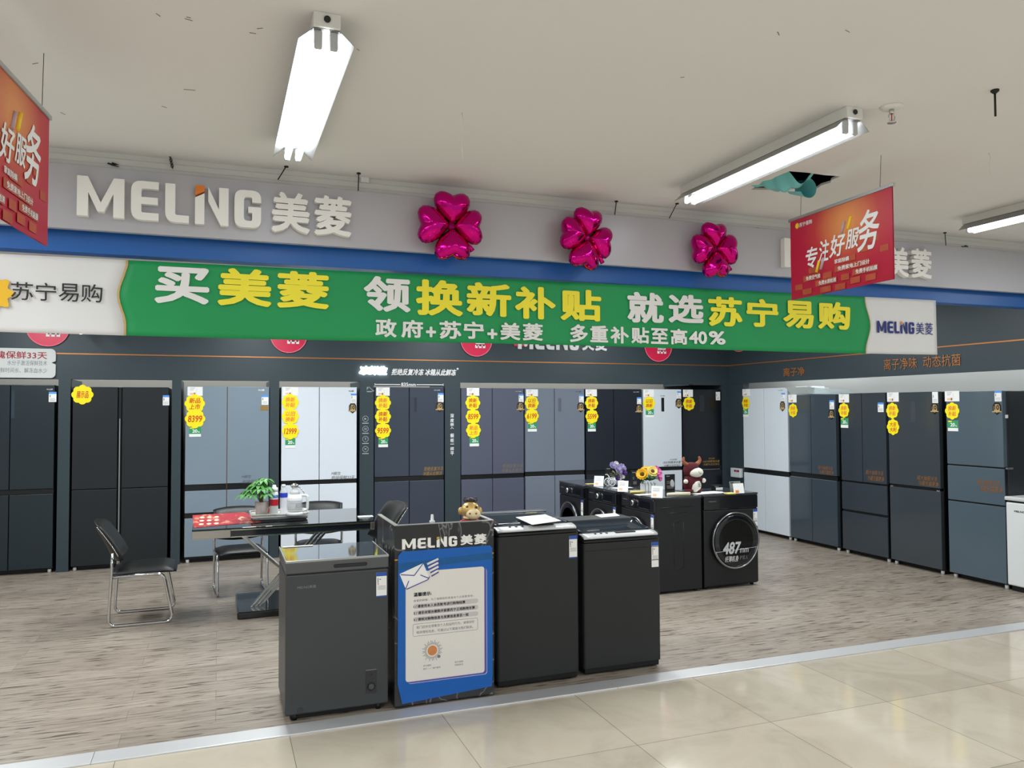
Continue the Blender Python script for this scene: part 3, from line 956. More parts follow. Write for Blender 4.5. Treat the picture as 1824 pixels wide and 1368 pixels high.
    def subsidy(s, *r):
        x0, x1, z0, z1 = s.rect(*r)
        h, w = z1 - z0, x1 - x0
        mb = MB().box(x0, x1, -0.003, 0, z0, z1).box(x0, x1, -0.0035, -0.003, z0 + 0.3 * h, z1, mi=1)
        mb.box(x0 + 0.05 * w, x0 + 0.4 * w, -0.0038, -0.0035, z0 + 0.86 * h, z1 - 0.03 * h, mi=2)
        o = mb.build('subsidy_tag', [paper, green, yellow], s.t)
        mb = MB().text('20', x0 + 0.26 * w, x1 - 0.3 * w, z0 + 0.42 * h, z0 + 0.78 * h, -0.0042, bold=0.03)
        mb.text('%', x1 - 0.27 * w, x1 - 0.1 * w, z0 + 0.42 * h, z0 + 0.58 * h, -0.0042, bold=0.02)
        mb.build('lettering', paper, o, fix=False)
    def energy(s, *r, head=None):
        x0, x1, z0, z1 = s.rect(*r)
        h, w = z1 - z0, x1 - x0
        mb = MB().box(x0, x1, -0.003, 0, z0, z1).box(x0, x1, -0.0034, -0.003, z1 - 0.2 * h, z1, mi=1)
        mb.box(x0 + 0.12 * w, x0 + 0.24 * w, -0.0034, -0.003, z0 + 0.48 * h, z0 + 0.72 * h, mi=2)
        o = mb.build('energy_label', [paper, mat('label_blue', (80, 150, 226), 0.5) if not head else head, grey_ink], s.t)
        ln = MB()
        for k in range(3):
            ln.box(x0 + 0.12 * w, x1 - 0.15 * w, -0.0034, -0.003, z0 + (0.32 - 0.1 * k) * h, z0 + (0.345 - 0.1 * k) * h)
        ln.build('print_lines', grey_ink, o)
    def badge(s, px, py, rx=6.0, ry=9.0, pale=False):
        x, z = s.u(px, py), s.z(px, py)
        r = abs(s.z(px, py - ry) - z)
        q = 0.72
        P = [(x - q * r, z - 0.42 * r), (x, z - r), (x + q * r, z - 0.42 * r), (x + q * r, z + 0.5 * r), (x + 0.4 * r, z + r), (x - 0.4 * r, z + r), (x - q * r, z + 0.5 * r)]
        k = 0.72
        P2 = [(x + (a - x) * k, z + 0.04 * r + (b_ - z - 0.04 * r) * k) for a, b_ in P]
        mb = MB().prism(P, -0.003, 0)
        mb.prism(P2, -0.0036, -0.003, 1)
        mb.prism([(x - 0.86 * r, z - 0.58 * r), (x + 0.86 * r, z - 0.58 * r), (x + 0.76 * r, z - 0.38 * r), (x - 0.76 * r, z - 0.38 * r)], -0.0042, -0.0036, 1)
        o = mb.build('warranty_badge', [black, mat('badge_gold', (196, 166, 116), 0.4, metal=0.3)], s.t)
        MB().text('10', x - 0.42 * r, x + 0.42 * r, z - 0.2 * r, z + 0.62 * r, -0.0042, bold=0.03).build('lettering', black, o, fix=False)
    def slogan(s, lines, m):
        """lines of (text, px0, py0, px1, py1), slanted characters on the door"""
        mb = MB()
        for tx, *r in lines:
            x0, x1, z0, z1 = s.rect(*r)
            zl = s.z(r[0], (r[1] + r[3]) / 2) - s.z(r[2], (r[1] + r[3]) / 2)
            mb.text(tx, x0, x1, z0, z1, -0.0006, bold=0.012, shear=0.25)
        mb.build('slogan', m, s.t, fix=False)
    def logo(s, *r, m=None):
        x0, x1, z0, z1 = s.rect(*r)
        MB().text('MELNG美菱', x0, x1, z0, z1, -0.0006, bold=0.02).build('maker_lettering', m or grey_ink, s.t, fix=False)
    def display(s, *r, m=None):
        x0, x1, z0, z1 = s.rect(*r)
        MB().box(x0, x1, -0.0012, 0.001, z0, z1).build('display_panel', m or black, s.t)
    def lrim(s, side_m, left=True):
        pass

zt = lambda px, py: on_y(px, py, YB).z
lab_b = mat('logo_pale', (190, 192, 196), 0.4)
# --- back wall, left to right
f = Fridge('dark teal four-door refrigerator cut by the left edge of the photo', 'B', -62, 98, zt(60, 685), (27, 39, 45), 0.34)
f.cross(0.4957, on_y(60, 880, YB).z, on_y(60, 872, YB).z, lip=None)
f.energy(87, 698, 100.5, 716); f.logo(83, 692, 94, 695, m=lab_b)
f.display(20, 695, 26, 745, m=mat('display_teal', (44, 60, 70), 0.15))
f = Fridge('nearly black four-door refrigerator with one yellow tag, behind the lone chair', 'B', 129, 301, zt(220, 689), (19, 25, 29), 0.5)
s_ = f.u(214) / f.w + 0.5
z_ = zt(214, 870)
f.doors([(0, s_ - 0.02, z_, f.zt), (s_ + 0.02, 1, z_, f.zt), (0, s_ - 0.02, f.zb + 0.01, z_), (s_ + 0.02, 1, f.zb + 0.01, z_)])
MB().box((s_ - 0.5) * f.w - 0.012, (s_ - 0.5) * f.w + 0.012, 0.012, 0.05, f.zb, f.zt - 0.006).build('handle_recess', black, f.t)
MB().box((s_ - 0.5) * f.w - 0.004, (s_ - 0.5) * f.w + 0.004, 0.002, 0.02, f.zb, 1.55).build('handle_strip', silver, f.t)
f.star(147, 703, 17, ['展示品']); f.energy(290, 704, 301.5, 722)
f = Fridge('pale blue-grey refrigerator with bronze seams, behind the potted plant', 'B', 330, 480, zt(400, 688), (122, 137, 150), 0.35)
zA, zB_, zC, zD = zt(400, 872), zt(400, 862), zt(400, 920), zt(400, 912)
f.band(zA, zB_); f.band(zC, zD)
s_ = f.u(405) / f.w + 0.5
f.doors([(0, s_, zB_, f.zt), (s_, 1, zB_, f.zt), (0, s_, zD, zA), (s_, 1, zD, zA), (0, 1, f.zb + 0.03, zC)])
MB().box((s_ - 0.5) * f.w - 0.003, (s_ - 0.5) * f.w + 0.003, 0.004, 0.04, zD, f.zt - 0.01).build('bronze_seam', bronze, f.t)
f.card(334, 689, 361, 705); f.star(347, 719, 16.5, ['新品', '上市']); f.star(347.5, 746, 16.5, ['8399']); f.subsidy(337, 761, 358, 778)
f.energy(466, 704, 478, 721); f.logo(460, 693, 471, 696.5, m=paper)
x0, x1, z0, z1 = f.rect(464, 723, 478, 731)
MB().box(x0, x1, -0.003, 0, z0, z1).build('gold_sticker', gold_ink, f.t)
f.slogan([('M鲜生', 430, 846, 448, 852), ('肉块保鲜33天', 431, 854, 474, 861)], mat('slogan_grey', (92, 98, 104), 0.4))
f = Fridge('white four-door refrigerator with three yellow tags, behind the glass kettle', 'B', 501, 636, zt(568, 689), (214, 221, 230), 0.3, body=black)
f.cross(f.u(569) / f.w + 0.5, zt(568, 862), zt(568, 855))
f.card(504, 689.5, 531, 704.5); f.star(517, 716.5, 14.5, ['换新', '补贴'], m=orange_ink); f.star(517, 742, 14.5, ['以旧', '换新'], m=orange_ink); f.star(517, 768, 14.5, ['12999'])
f.subsidy(508, 781, 526, 798); f.energy(625, 701, 635, 717.6); f.badge(628, 727.5); f.logo(621, 695, 630, 698, m=ink)
f.slogan([('M鲜生', 590, 840, 607, 846.5), ('肉块保鲜33天', 590, 847, 632, 854)], mat('slogan_silver', (150, 150, 150), 0.3, metal=0.6))
f = Fridge('slate blue refrigerator built in flush under the width dimension line', 'B', 667, 791, 1.897, (54, 62, 76), 0.34)
f.cross(f.u(729) / f.w + 0.5, zt(729, 856), zt(729, 848.5))
f.card(670, 690, 694, 705); f.star(682, 717.6, 14, ['换新', '补贴'], m=orange_ink); f.star(682, 742, 14, ['换新', '补贴']); f.star(682, 767, 14, ['9599'])
f.subsidy(674, 780, 691, 796.5); f.energy(780, 700, 790, 716.5); f.badge(783, 725); f.logo(773, 694, 784, 696, m=lab_b); f.display(738, 708, 742, 734, m=mat('display_slate', (48, 55, 68), 0.15))
f.slogan([('拒绝反复冷冻', 755, 831, 790, 838.5), ('冰箱从此鲜冻', 753, 839.5, 788, 847)], gold_ink)
f = Fridge('purple-grey refrigerator with three yellow tags, right of the flush built-in one', 'B', 821, 933, zt(880, 691), (82, 86, 103), 0.35)
f.cross(f.u(877) / f.w + 0.5, zt(877, 852), zt(877, 845))
f.card(831.5, 691, 853.5, 705); f.star(842, 717.6, 13.5, ['换新', '补贴']); f.star(842.5, 742, 13.5, ['8599']); f.star(843, 766.5, 13.5, ['新品', '上市'], m=orange_ink)
f.subsidy(836.5, 778, 853, 795); f.energy(924, 702, 932.5, 716.5); f.badge(927, 725); f.logo(918, 696.5, 929, 698, m=lab_b)
f.slogan([('拒绝反复冷冻', 895, 826, 932, 833), ('冰箱从此鲜冻', 893, 834, 930, 841)], mat('slogan_dim', (126, 116, 104), 0.4, metal=0.3))
f = Fridge('light silver-grey refrigerator between the purple-grey one and a dark navy one', 'B', 935, 1041, zt(988, 691.5), (110, 118, 132), 0.33)
f.cross(f.u(987.5) / f.w + 0.5, zt(988, 846.5), zt(988, 839.5))
f.card(937, 693.5, 958, 706); f.star(947, 718, 13, ['以旧', '换新']); f.star(947, 741, 13, ['6199']); f.subsidy(940, 752.7, 956, 768.7)
f.energy(1031.5, 703, 1039.5, 717.6); f.badge(1034.4, 725.7); f.logo(1025, 697, 1035, 698.5, m=ink); f.display(994.5, 709, 999.7, 733, m=mat('display_grey', (92, 99, 110), 0.15))
f = Fridge('dark navy refrigerator with two yellow tags, left of the narrow white one', 'B', 1043, 1143, zt(1093, 692.5), (26, 32, 43), 0.33)
f.cross(f.u(1093) / f.w + 0.5, zt(1093, 843), zt(1093, 837.5))
f.card(1042.8, 693.5, 1063, 706); f.star(1053.5, 718, 12.5, ['换新', '补贴']); f.star(1054, 741.7, 12.5, ['5599']); f.subsidy(1047, 752.7, 1061, 768.5)
f.energy(1134.6, 707.7, 1142, 721.5); f.badge(1138, 729); f.logo(1128, 697.5, 1138, 699, m=lab_b)
f = Fridge('narrow white refrigerator with a black display strip, behind the sunflowers', 'B', 1145, 1214, zt(1180, 693), (206, 213, 220), 0.3)
zA, zB_ = zt(1180, 838), zt(1180, 832)
f.band(zA, zB_); f.doors([(0, 1, zB_, f.zt), (0, 1, f.zb + 0.01, zA)])
f.card(1146, 694, 1164.5, 707); f.star(1156, 718.4, 12, ['以旧', '换新']); f.subsidy(1150, 729, 1164.5, 743.5); f.display(1178, 708.5, 1183, 733)
f.energy(1206, 697, 1213, 711); f.badge(1209, 719); f.logo(1176, 704, 1184, 706, m=grey_ink)
f.slogan([('十分钟', 1193, 817, 1206, 820), ('10分钟瞬净杀菌', 1181, 821, 1213, 826), ('冷藏冷冻双净化', 1182, 827, 1213, 831.5)], mat('slogan_silver', (150, 150, 150), 0.3, metal=0.6))
f = Fridge('narrow glossy black refrigerator in the corner, behind the red plush toy', 'B', 1215.5, 1284, zt(1250, 693), (11, 16, 23), 0.22)
zA = zt(1250, 836)
f.doors([(0, 1, zA, f.zt), (0, 1, f.zb + 0.01, zA - 0.006)])
MB().box(-f.w / 2 + 0.02, f.w / 2 - 0.03, -0.0005, 0.03, zA - 0.006, zA).build('handle_lip', silver, f.t)
f.card(1216.5, 694, 1234, 707); f.star(1227, 719, 12, ['换新', '补贴']); f.energy(1275, 698, 1282.5, 713, head=paper); f.display(1246, 704, 1254, 733, m=mat('display_black', (30, 34, 42), 0.15))
f.slogan([('净化杀菌', 1262, 815, 1273, 818), ('10分钟瞬净杀菌', 1252, 819.5, 1282, 824), ('冷藏冷冻双净化', 1252, 825, 1282, 829)], gold_ink)
# --- right wall, far to near
zx = lambda px, py: on_x(px, py, XR).z
f = Fridge('white four-door refrigerator first on the right wall, beside the corner', 'R', 1323, 1402.5, 1.889, (205, 213, 220), 0.3, body=mat('fridge_side_white', (205, 206, 206), 0.4))
f.cross(f.u(1360) / f.w + 0.5, zx(1360, 844.5), zx(1360, 836.5))
f.card(1322.8, 693, 1336, 705); f.star(1329, 718, 11, ['换新', '补贴'], squash=0.95); f.subsidy(1324, 728, 1333, 742.5); f.energy(1392, 700, 1399, 714); f.badge(1394, 724, pale=True); f.logo(1386, 694.5, 1394, 696, m=grey_ink)
f = Fridge('dark slate four-door refrigerator right of the corner white one, below the tapered white box', 'R', 1404.5, 1488, 1.79, (60, 70, 79), 0.14, body=black, coat=0.2)
f.cross(f.u(1443) / f.w + 0.5, zx(1443, 851.5), zx(1443, 844), lip=silver)
f.card(1404.5, 703, 1419, 717); f.star(1413, 731, 12, ['换新', '补贴'], m=orange_ink, squash=0.95); f.energy(1478, 713, 1486, 729); f.badge(1481, 738.6)
f.slogan([('超大抽屉冷冻', 1457, 830, 1484, 837), ('冷藏无霜更净', 1459, 838, 1485, 845)], mat('slogan_copper', (150, 104, 60), 0.4, metal=0.4))
f = Fridge('dark grey refrigerator with two wide drawers below its doors, third on the right wall', 'R', 1496, 1577, 1.794, (52, 59, 66), 0.16, body=black, coat=0.2)
za, zb_ = zx(1536, 859), zx(1536, 913)
s_ = f.u(1534) / f.w + 0.5
MB().box(-f.w / 2 + 0.003, f.w / 2 - 0.003, 0.016, 0.05, f.zb + 0.02, za + 0.01).build('drawer_gap', black, f.t)
f.doors([(0, s_, za, f.zt), (s_, 1, za, f.zt)])
f.doors([(0, 1, zb_ + 0.006, za - 0.012), (0, 1, f.zb + 0.012, zb_ - 0.012)], name='drawer')
f.card(1494.5, 702, 1512.5, 717); f.star(1503.6, 731, 13, ['换新', '补贴'], m=orange_ink, squash=0.95); f.subsidy(1498, 744.7, 1511, 762); f.energy(1564, 717, 1574, 734)
f.slogan([('超大抽屉冷冻', 1542, 838, 1574, 846), ('冷藏无霜更净', 1545, 848, 1575, 857)], mat('slogan_copper', (150, 104, 60), 0.4, metal=0.4))
f = Fridge('dark grey two-door refrigerator with two touching yellow tags on the right wall', 'R', 1581, 1672, 1.79, (59, 66, 71), 0.14, body=black, coat=0.2)
za = zx(1626, 866)
f.doors([(0, 1, za, f.zt), (0, 1, f.zb + 0.012, za - 0.02)])
MB().box(-f.w / 2 + 0.01, f.w / 2 - 0.01, 0.004, 0.05, za - 0.02, za).build('handle_recess', black, f.t)
for sx in (-1, 1):
    MB().box(sx * (f.w / 2 - 0.03) - 0.018, sx * (f.w / 2 - 0.03) + 0.018, -0.002, 0.02, za - 0.028, za - 0.016, 0.003).build('handle_end', silver, f.t)
f.card(1580.5, 699, 1601, 715.5); f.star(1590, 731.6, 14, ['换新', '补贴'], m=orange_ink, squash=0.95); f.star(1591.5, 760.5, 14, ['大吉', '大利'], squash=0.95); f.energy(1661, 698, 1671, 718, head=paper); f.badge(1665, 728, ry=10)
f.display(1622, 715, 1631, 752, m=mat('display_dim', (66, 72, 78), 0.15))
f.slogan([('超大抽屉冷冻', 1633, 848, 1670, 856), ('冷藏无霜更净', 1636, 857, 1672, 866)], mat('slogan_copper', (150, 104, 60), 0.4, metal=0.4))
f = Fridge('blue-grey three-door refrigerator beside the white freezer at the right edge', 'R', 1684, 1785.5, 1.781, (80, 94, 104), 0.14, body=mat('fridge_side_dark', (40, 44, 48), 0.35), coat=0.2)
za, zb_ = zx(1735, 830), zx(1735, 895)
MB().box(-f.w / 2 + 0.003, f.w / 2 - 0.003, 0.012, 0.05, f.zb + 0.02, za + 0.01).build('door_gap', black, f.t)
f.doors([(0, 1, za, f.zt), (0, 1, zb_, za - 0.006), (0, 1, f.zb + 0.012, zb_ - 0.006)])
f.card(1683.3, 696.5, 1709, 715); f.star(1696.6, 732, 15, ['换新', '补贴'], m=orange_ink, squash=0.95); f.subsidy(1688.7, 749, 1707, 768); f.energy(1772, 696, 1784, 715); f.badge(1776, 728, ry=11)
f.slogan([('超大抽屉冷冻', 1740, 855, 1782, 865), ('冷藏无霜更净', 1744, 866, 1786, 877)], mat('slogan_copper', (150, 104, 60), 0.4, metal=0.4))
MB().box(f.w / 2 - 0.004, f.w / 2 + 0.012, 0.02, 0.10, za - 0.012, za + 0.004, 0.003).build('hinge', silver, f.t)
MB().box(f.w / 2 - 0.004, f.w / 2 + 0.006, 0.03, 0.06, 1.53, 1.56, 0.003).build('side_clip', paper, f.t)

# --- white chest freezer at the right edge
fz = thing('chest_freezer', 'white chest freezer with grey lid at the right edge of the photo', 'freezer', (XR, 4.68, 0), -PI / 2)
fw_m = mat('freezer_white', (216, 220, 220), 0.35, var=0.02)
MB().box(-0.38, 0.38, 0.0, 0.62, 0.05, 0.785, 0.012).build('body', fw_m, fz)
MB().box(-0.385, 0.385, -0.012, 0.63, 0.80, 0.835, 0.010).build('lid', mat('freezer_lid', (200, 202, 202), 0.3), fz)
MB().box(-0.37, 0.37, 0.008, 0.6, 0.783, 0.802).build('lid_gasket', black, fz)
MB().box(-0.36, 0.36, 0.03, 0.58, 0.0, 0.052).build('toe_kick', toe, fz)
MB().text('MELNG美菱', -0.30, -0.14, 0.70, 0.722, -0.001, bold=0.03).build('maker_lettering', ink, fz, fix=False)
# --- the tapered white box on top of the dark fridge
q0, q1 = on_x(1411, 701, XR + 0.12), on_x(1473, 701, XR + 0.12)
hd = thing('range_hood', 'tapered white box lying on top of the dark slate fridge beside the white one', 'hood', (XR + 0.30, (q0.y + q1.y) / 2, 1.795))
L_ = abs(q0.y - q1.y) / 2
mb = MB()
V = [(-L_, -0.16, 0), (L_, -0.16, 0), (L_, 0.16, 0), (-L_, 0.16, 0), (-L_ - 0.09, -0.17, 0.085), (L_, -0.17, 0.05), (L_, 0.17, 0.05), (-L_ - 0.09, 0.17, 0.085)]
mb.raw(V, [(3, 2, 1, 0), (4, 5, 6, 7), (0, 1, 5, 4), (1, 2, 6, 5), (2, 3, 7, 6), (3, 0, 4, 7)])
mb.build('shell', mat('hood_white', (216, 228, 228), 0.35), hd)
MB().box(-L_, -L_ * 0.1, -0.10, 0.10, 0.066, 0.098, 0.006).build('raised_top', white_p, hd)

# ================================================================== HEADER SIGNS INSIDE THE STAND
YH = YB - 0.001
glow = mat('sign_glow', (255, 255, 255), 0.4, emit=9, var=0.0)
si = thing('illuminated_sign', 'small glowing white character sign on the header above the built-in fridge', 'sign', (0, YH, 0))
x0, x1 = on_y(639, 661, YH).x, on_y(690, 661, YH).x
z0, z1 = on_y(664, 668, YH).z, on_y(664, 652, YH).z
MB().text('冰鲜生', x0, x1, z0, z1, -0.004, bold=0.05, depth=0.012, shear=0.2).build('glowing_letters', glow, si)
MB().box(x0 + 0.02, x1 - 0.02, -0.004, 0, z0 + 0.01, z1 - 0.01).build('back_plate', white_p, si)
def header_text(tx, px0, py0, px1, py1, m, label, bold=0.02, shear=0.0, depth=0.006, wall='B', name='raised_lettering'):
    if wall == 'B':
        o = thing(name, label, 'lettering', (0, YH, 0))
        g = lambda px, py: (on_y(px, py, YH).x, on_y(px, py, YH).z)
    else:
        o = thing(name, label, 'lettering', (XR - 0.001, 0, 0), -PI / 2)
        g = lambda px, py: (-on_x(px, py, XR).y, on_x(px, py, XR).z)
    ym, xm = (py0 + py1) / 2, (px0 + px1) / 2
    n = len(tx)
    x0, x1 = g(px0, ym)[0], g(px1, ym)[0]
    z0, z1 = g(xm, py1)[1], g(xm, py0)[1]
    MB().text(tx, x0, x1, z0, z1, 0, bold=bold, shear=shear, depth=depth).build('characters', m, o)
    return o
hw_ = mat('header_white', (232, 232, 232), 0.4)
header_text('拒绝反复冷冻 冰箱从此鲜冻', 697, 657, 813, 669, hw_, 'slanted white raised characters on the header right of the glowing sign', shear=0.3, bold=0.03)
MB().lathe([(0.012, -0.004), (0.012, 0)], (0, 0, 0), 12, 0, 'y').build('mark', hw_, None)
o = bpy.data.objects['mark']; o.location = on_y(815, 657, YH); tag(o, 'tiny white dot at the end of the slanted white characters', 'mark'); o.name = 'registered_mark'
header_text('离子净', 1396, 654, 1434, 670, copper, 'three copper characters on the right header nearest the corner', wall='R')
hx = header_text('离子净味', 1575, 637.5, 1634, 658, copper, 'eight copper characters on the right header below the banner end', wall='R', bold=0.0)
g = lambda px, py: (-on_x(px, py, XR).y, on_x(px, py, XR).z)
MB().text('动态抗菌', g(1645, 645)[0], g(1712, 645)[0], g(1678, 653)[1], g(1678, 632)[1], 0, depth=0.006).build('characters', copper, hx)
dm = thing('dimension_mark', 'white width dimension line reading 835mm above the built-in slate fridge', 'marking', (0, YH - 0.001, 0))
z_ = on_y(729, 685, YH).z
xs = [on_y(p_, 685, YH).x for p_ in (667, 713, 742, 790)]
MB().box(xs[0], xs[1], -0.001, 0.001, z_ - 0.004, z_ + 0.004).box(xs[0], xs[0] + 0.008, -0.001, 0.001, z_ - 0.012, z_ + 0.012).build('line', hw_, dm)
MB().box(xs[2], xs[3], -0.001, 0.001, z_ - 0.004, z_ + 0.004).box(xs[3] - 0.008, xs[3], -0.001, 0.001, z_ - 0.012, z_ + 0.012).build('line', hw_, dm)
MB().text('835mm', xs[1] + 0.01, xs[2] - 0.01, z_ - 0.02, z_ + 0.022, -0.001, bold=0.02).build('lettering', hw_, dm, fix=False)
# pillar markings
vt = thing('pillar_lettering', 'white vertical characters on the pillar right of the built-in slate fridge', 'lettering', (0, YH, 0))
for ch, y0, y1 in (('深', 737, 744), ('度', 745.5, 752), ('嵌', 753, 759), ('入', 760, 764), ('橱', 772, 779.5), ('柜', 781, 788), ('一', 790.5, 791.6), ('样', 796, 803), ('平', 804, 811)):
    x0, x1 = on_y(802, 770, YH).x, on_y(808.5, 770, YH).x
    MB().text(ch, x0, x1, on_y(805, y1, YH).z, on_y(805, y0, YH).z, -0.0015, bold=0.02).build('character', hw_, vt, fix=False)
icon_g = mat('icon_grey', (170, 176, 182), 0.5)
for k, (py, lb) in enumerate(((746, 'topmost pale round icon on the pillar between white and slate fridges'), (764, 'second round icon from the top on the pillar beside the white fridge'),
                              (782, 'third round icon from the top on the pillar beside the white fridge'), (800, 'lowest pale round icon on the pillar between white and slate fridges'))):
    c = on_y(651, py, YH)
    ic = thing('feature_icon', lb, 'icon', c, 0, 'round icons on the pillar')
    MB().tube([(0.034 * math.cos(a), -0.001, 0.034 * math.sin(a)) for a in (2 * PI * i / 8 + PI / 8 for i in range(8))], 0.003, 5, closed=True).build('ring', icon_g, ic)
    g = MB()
    if k == 0:
        g.prism([(-0.012, -0.014), (0.014, 0), (-0.012, 0.014)], -0.002, 0)
    elif k == 1:
        for q in (-0.01, 0, 0.01): g.box(-0.016, 0.016, -0.002, 0, q - 0.002, q + 0.002)
    elif k == 2:
        g.box(-0.012, 0.012, -0.002, 0, -0.002, 0.002).box(-0.002, 0.002, -0.002, 0, -0.015, 0.015).box(-0.012, 0.012, -0.002, 0, 0.011, 0.015)
    else:
        g.tube([(-0.013, -0.001, -0.013), (0.013, -0.001, 0.013)], 0.003, 5).tube([(0.013, -0.001, -0.013), (-0.013, -0.001, 0.013)], 0.003, 5)
    g.build('glyph', icon_g, ic)
    MB().box(-0.036, 0.036, -0.001, 0.001, -0.056, -0.047).build('caption_bar', icon_g, ic)
c = on_y(658, 694, YH)
ic = thing('feature_icon', 'pale depth arrow icon high on the pillar at the white fridge\'s right', 'icon', c)
MB().tube([(-0.01, -0.001, 0.035), (0.05, -0.001, -0.02)], 0.003, 5).tube([(0.03, -0.001, -0.02), (0.05, -0.001, -0.02), (0.05, -0.001, 0.0)], 0.003, 5).build('arrow', icon_g, ic)
MB().text('P', -0.03, -0.012, -0.004, 0.03, -0.001, bold=0.02).box(-0.03, 0.028, -0.001, 0, -0.028, -0.018).build('lettering', icon_g, ic, fix=False)
# round red promo boards on the header, mostly behind the banner
disc_r = mat('promo_red', (214, 40, 78), 0.3, var=0.05)
disc_p = mat('promo_pink', (232, 120, 140), 0.3)
def promo(px, py_bottom, rpx, label, wall='B'):
    if wall == 'B':
        b_ = on_y(px, py_bottom, YH); r = on_y(px + rpx, 610, YH).x - b_.x
        t = thing('promo_disc', label, 'sign', (b_.x, YH - 0.012, b_.z + r), 0, 'round red promo discs')
    else:
        b_ = on_x(px, py_bottom, XR); r = 0.25
        t = thing('promo_disc', label, 'sign', (XR - 0.013, b_.y, b_.z + r), -PI / 2, 'round red promo discs')
    MB().lathe([(r * 0.96, -0.004), (r * 0.96, 0.01)], (0, 0, 0), 48, 0, 'y').build('face', disc_r, t)
    MB().lathe([(r, 0), (r * 1.0, -0.006), (r * 0.95, -0.006), (r * 0.95, -0.002)], (0, 0, 0), 48, 0, 'y', cap=False).build('rim', disc_p, t)
    MB().box(-0.62 * r, 0.62 * r, -0.006, -0.004, -0.10 * r, 0.35 * r).box(-0.05 * r, 0.5 * r, -0.008, -0.006, -0.24 * r, 0.0).build('white_panel', paper, t)
    mb = MB()
    for a in (0.02, 0.26, 0.5):
        mb.box(a * r - 0.02, a * r + 0.012, -0.0055, -0.004, -0.48 * r, -0.30 * r)
    mb.box(0.0, 0.52 * r, -0.0055, -0.004, -0.36 * r, -0.30 * r)
    mb.build('white_strokes', paper, t)
    MB().text('苏宁易购', 0.0, 0.44 * r, -0.2 * r, -0.06 * r, -0.0085, bold=0.02).build('lettering', grey_ink, t, fix=False)
promo(85.5, 617.5, 39, 'round red promo disc above the pale notched sign at left')
promo(514, 629, 33, 'round red promo disc under the banner above the white fridge')
promo(848, 635.5, 28, 'round red promo disc under the banner above the purple-grey fridge')
promo(1172, 644.5, 24, 'round red promo disc under the banner near the corner of the stand')
promo(1319, 627, 20, 'sliver of a round red promo disc on the right wall below the banner', 'R')
# brand word on the header behind the banner
hb = thing('header_word', 'white brand word on the header whose lower edge shows below the green banner', 'sign', (0, YH, 0))
g = lambda px: on_y(px, 615, YH).x
brand(hb, g(922), g(1030), g(1036), g(1080), on_y(1000, 623.5, YH).z, on_y(1000, 590, YH).z, 0, 0.02, hw_, let_o, 'raised_letter')
MB().box(g(918) - 0.02, g(940), -0.016, -0.004, on_y(930, 617, YH).z, on_y(930, 600, YH).z, 0.004).build('red_block', disc_r, hb)
# two small spotlights whose glow shows under the banner's left end
for px, lb in ((143, 'small lit spotlight left of another under the banner\'s left end'), (178, 'small lit spotlight nearest the green edge under the banner\'s left end')):
    c = on_y(px, 594.5, 8.85)
    t = thing('spotlight', lb, 'spotlight', c)
    MB().lathe([(0.026, 0.0), (0.030, 0.02), (0.030, 0.09), (0.02, 0.1)], (0, 0, 0), 18).build('housing', lamp_w, t)
    MB().lathe([(0.024, -0.003), (0.024, 0.002)], (0, 0, 0), 18).build('lens', glow, t)
    MB().tube([(0, 0, 0.1), (0, 0, CZ - c.z)], 0.006, 8).build('stem', lamp_w, t)
# the pale notched sign at far left
ns = thing('info_board', 'pale notched information board with red heading at the far left', 'sign', (0, YB - 0.03, 0))
g = lambda px, py: (on_y(px, py, YB - 0.03).x, on_y(px, py, YB - 0.03).z)
xr, zt_, zb_ = g(99, 645)[0], g(50, 620.5)[1], g(50, 673)[1]
zm = g(99, 646)[1]
P = rounded(-3.3, xr, zb_, zt_, 0.045)
P = [p_ for p_ in P if not (abs(p_[0] - xr) < 1e-4 and abs(p_[1] - zm) < 0.02)]
k = max(i for i, p_ in enumerate(P) if p_[0] > xr - 0.001 and p_[1] < zm)
P = P[:k + 1] + [(xr, zm - 0.02), (xr - 0.035, zm), (xr, zm + 0.016)] + P[k + 1:]
MB().prism(P, 0, 0.028).build('board', mat('board_pale', (196, 200, 198), 0.5, var=0.03), ns)
def itext(tx, px0, py0, px1, py1, m, bold):
    MB().text(tx, g(px0, (py0 + py1) / 2)[0], g(px1, (py0 + py1) / 2)[0], g((px0 + px1) / 2, py1)[1], g((px0 + px1) / 2, py0)[1], -0.001, bold=bold).build('lettering', m, ns, fix=False)
itext('玫瑰保鲜33天', -28, 625.5, 84, 639, mat('heading_red', (150, 24, 34), 0.5), 0.015)
itext('水分子激活保鲜技术', 13, 642, 84, 651, grey_ink, 0.0)
itext('保鲜时间长、解冻血水少', -8, 655, 84, 664, grey_ink, 0.0)
# small white dispenser on the corner panel
c = on_x(1314.5, 842, XR)
ds = thing('wall_box', 'small white box with red mark on the dark corner panel', 'box', (XR + 0.004, c.y, c.z), -PI / 2)
MB().box(-0.105, 0.105, -0.05, 0, -0.062, 0.062, 0.008).build('case', mat('box_white', (196, 200, 200), 0.4), ds)
MB().box(-0.02, 0.085, -0.052, -0.05, 0.015, 0.04).build('label_strip', ink, ds)
MB().box(0.01, 0.055, -0.0535, -0.052, 0.018, 0.038).build('red_mark', mat('mark_pink', (220, 40, 90), 0.5), ds)
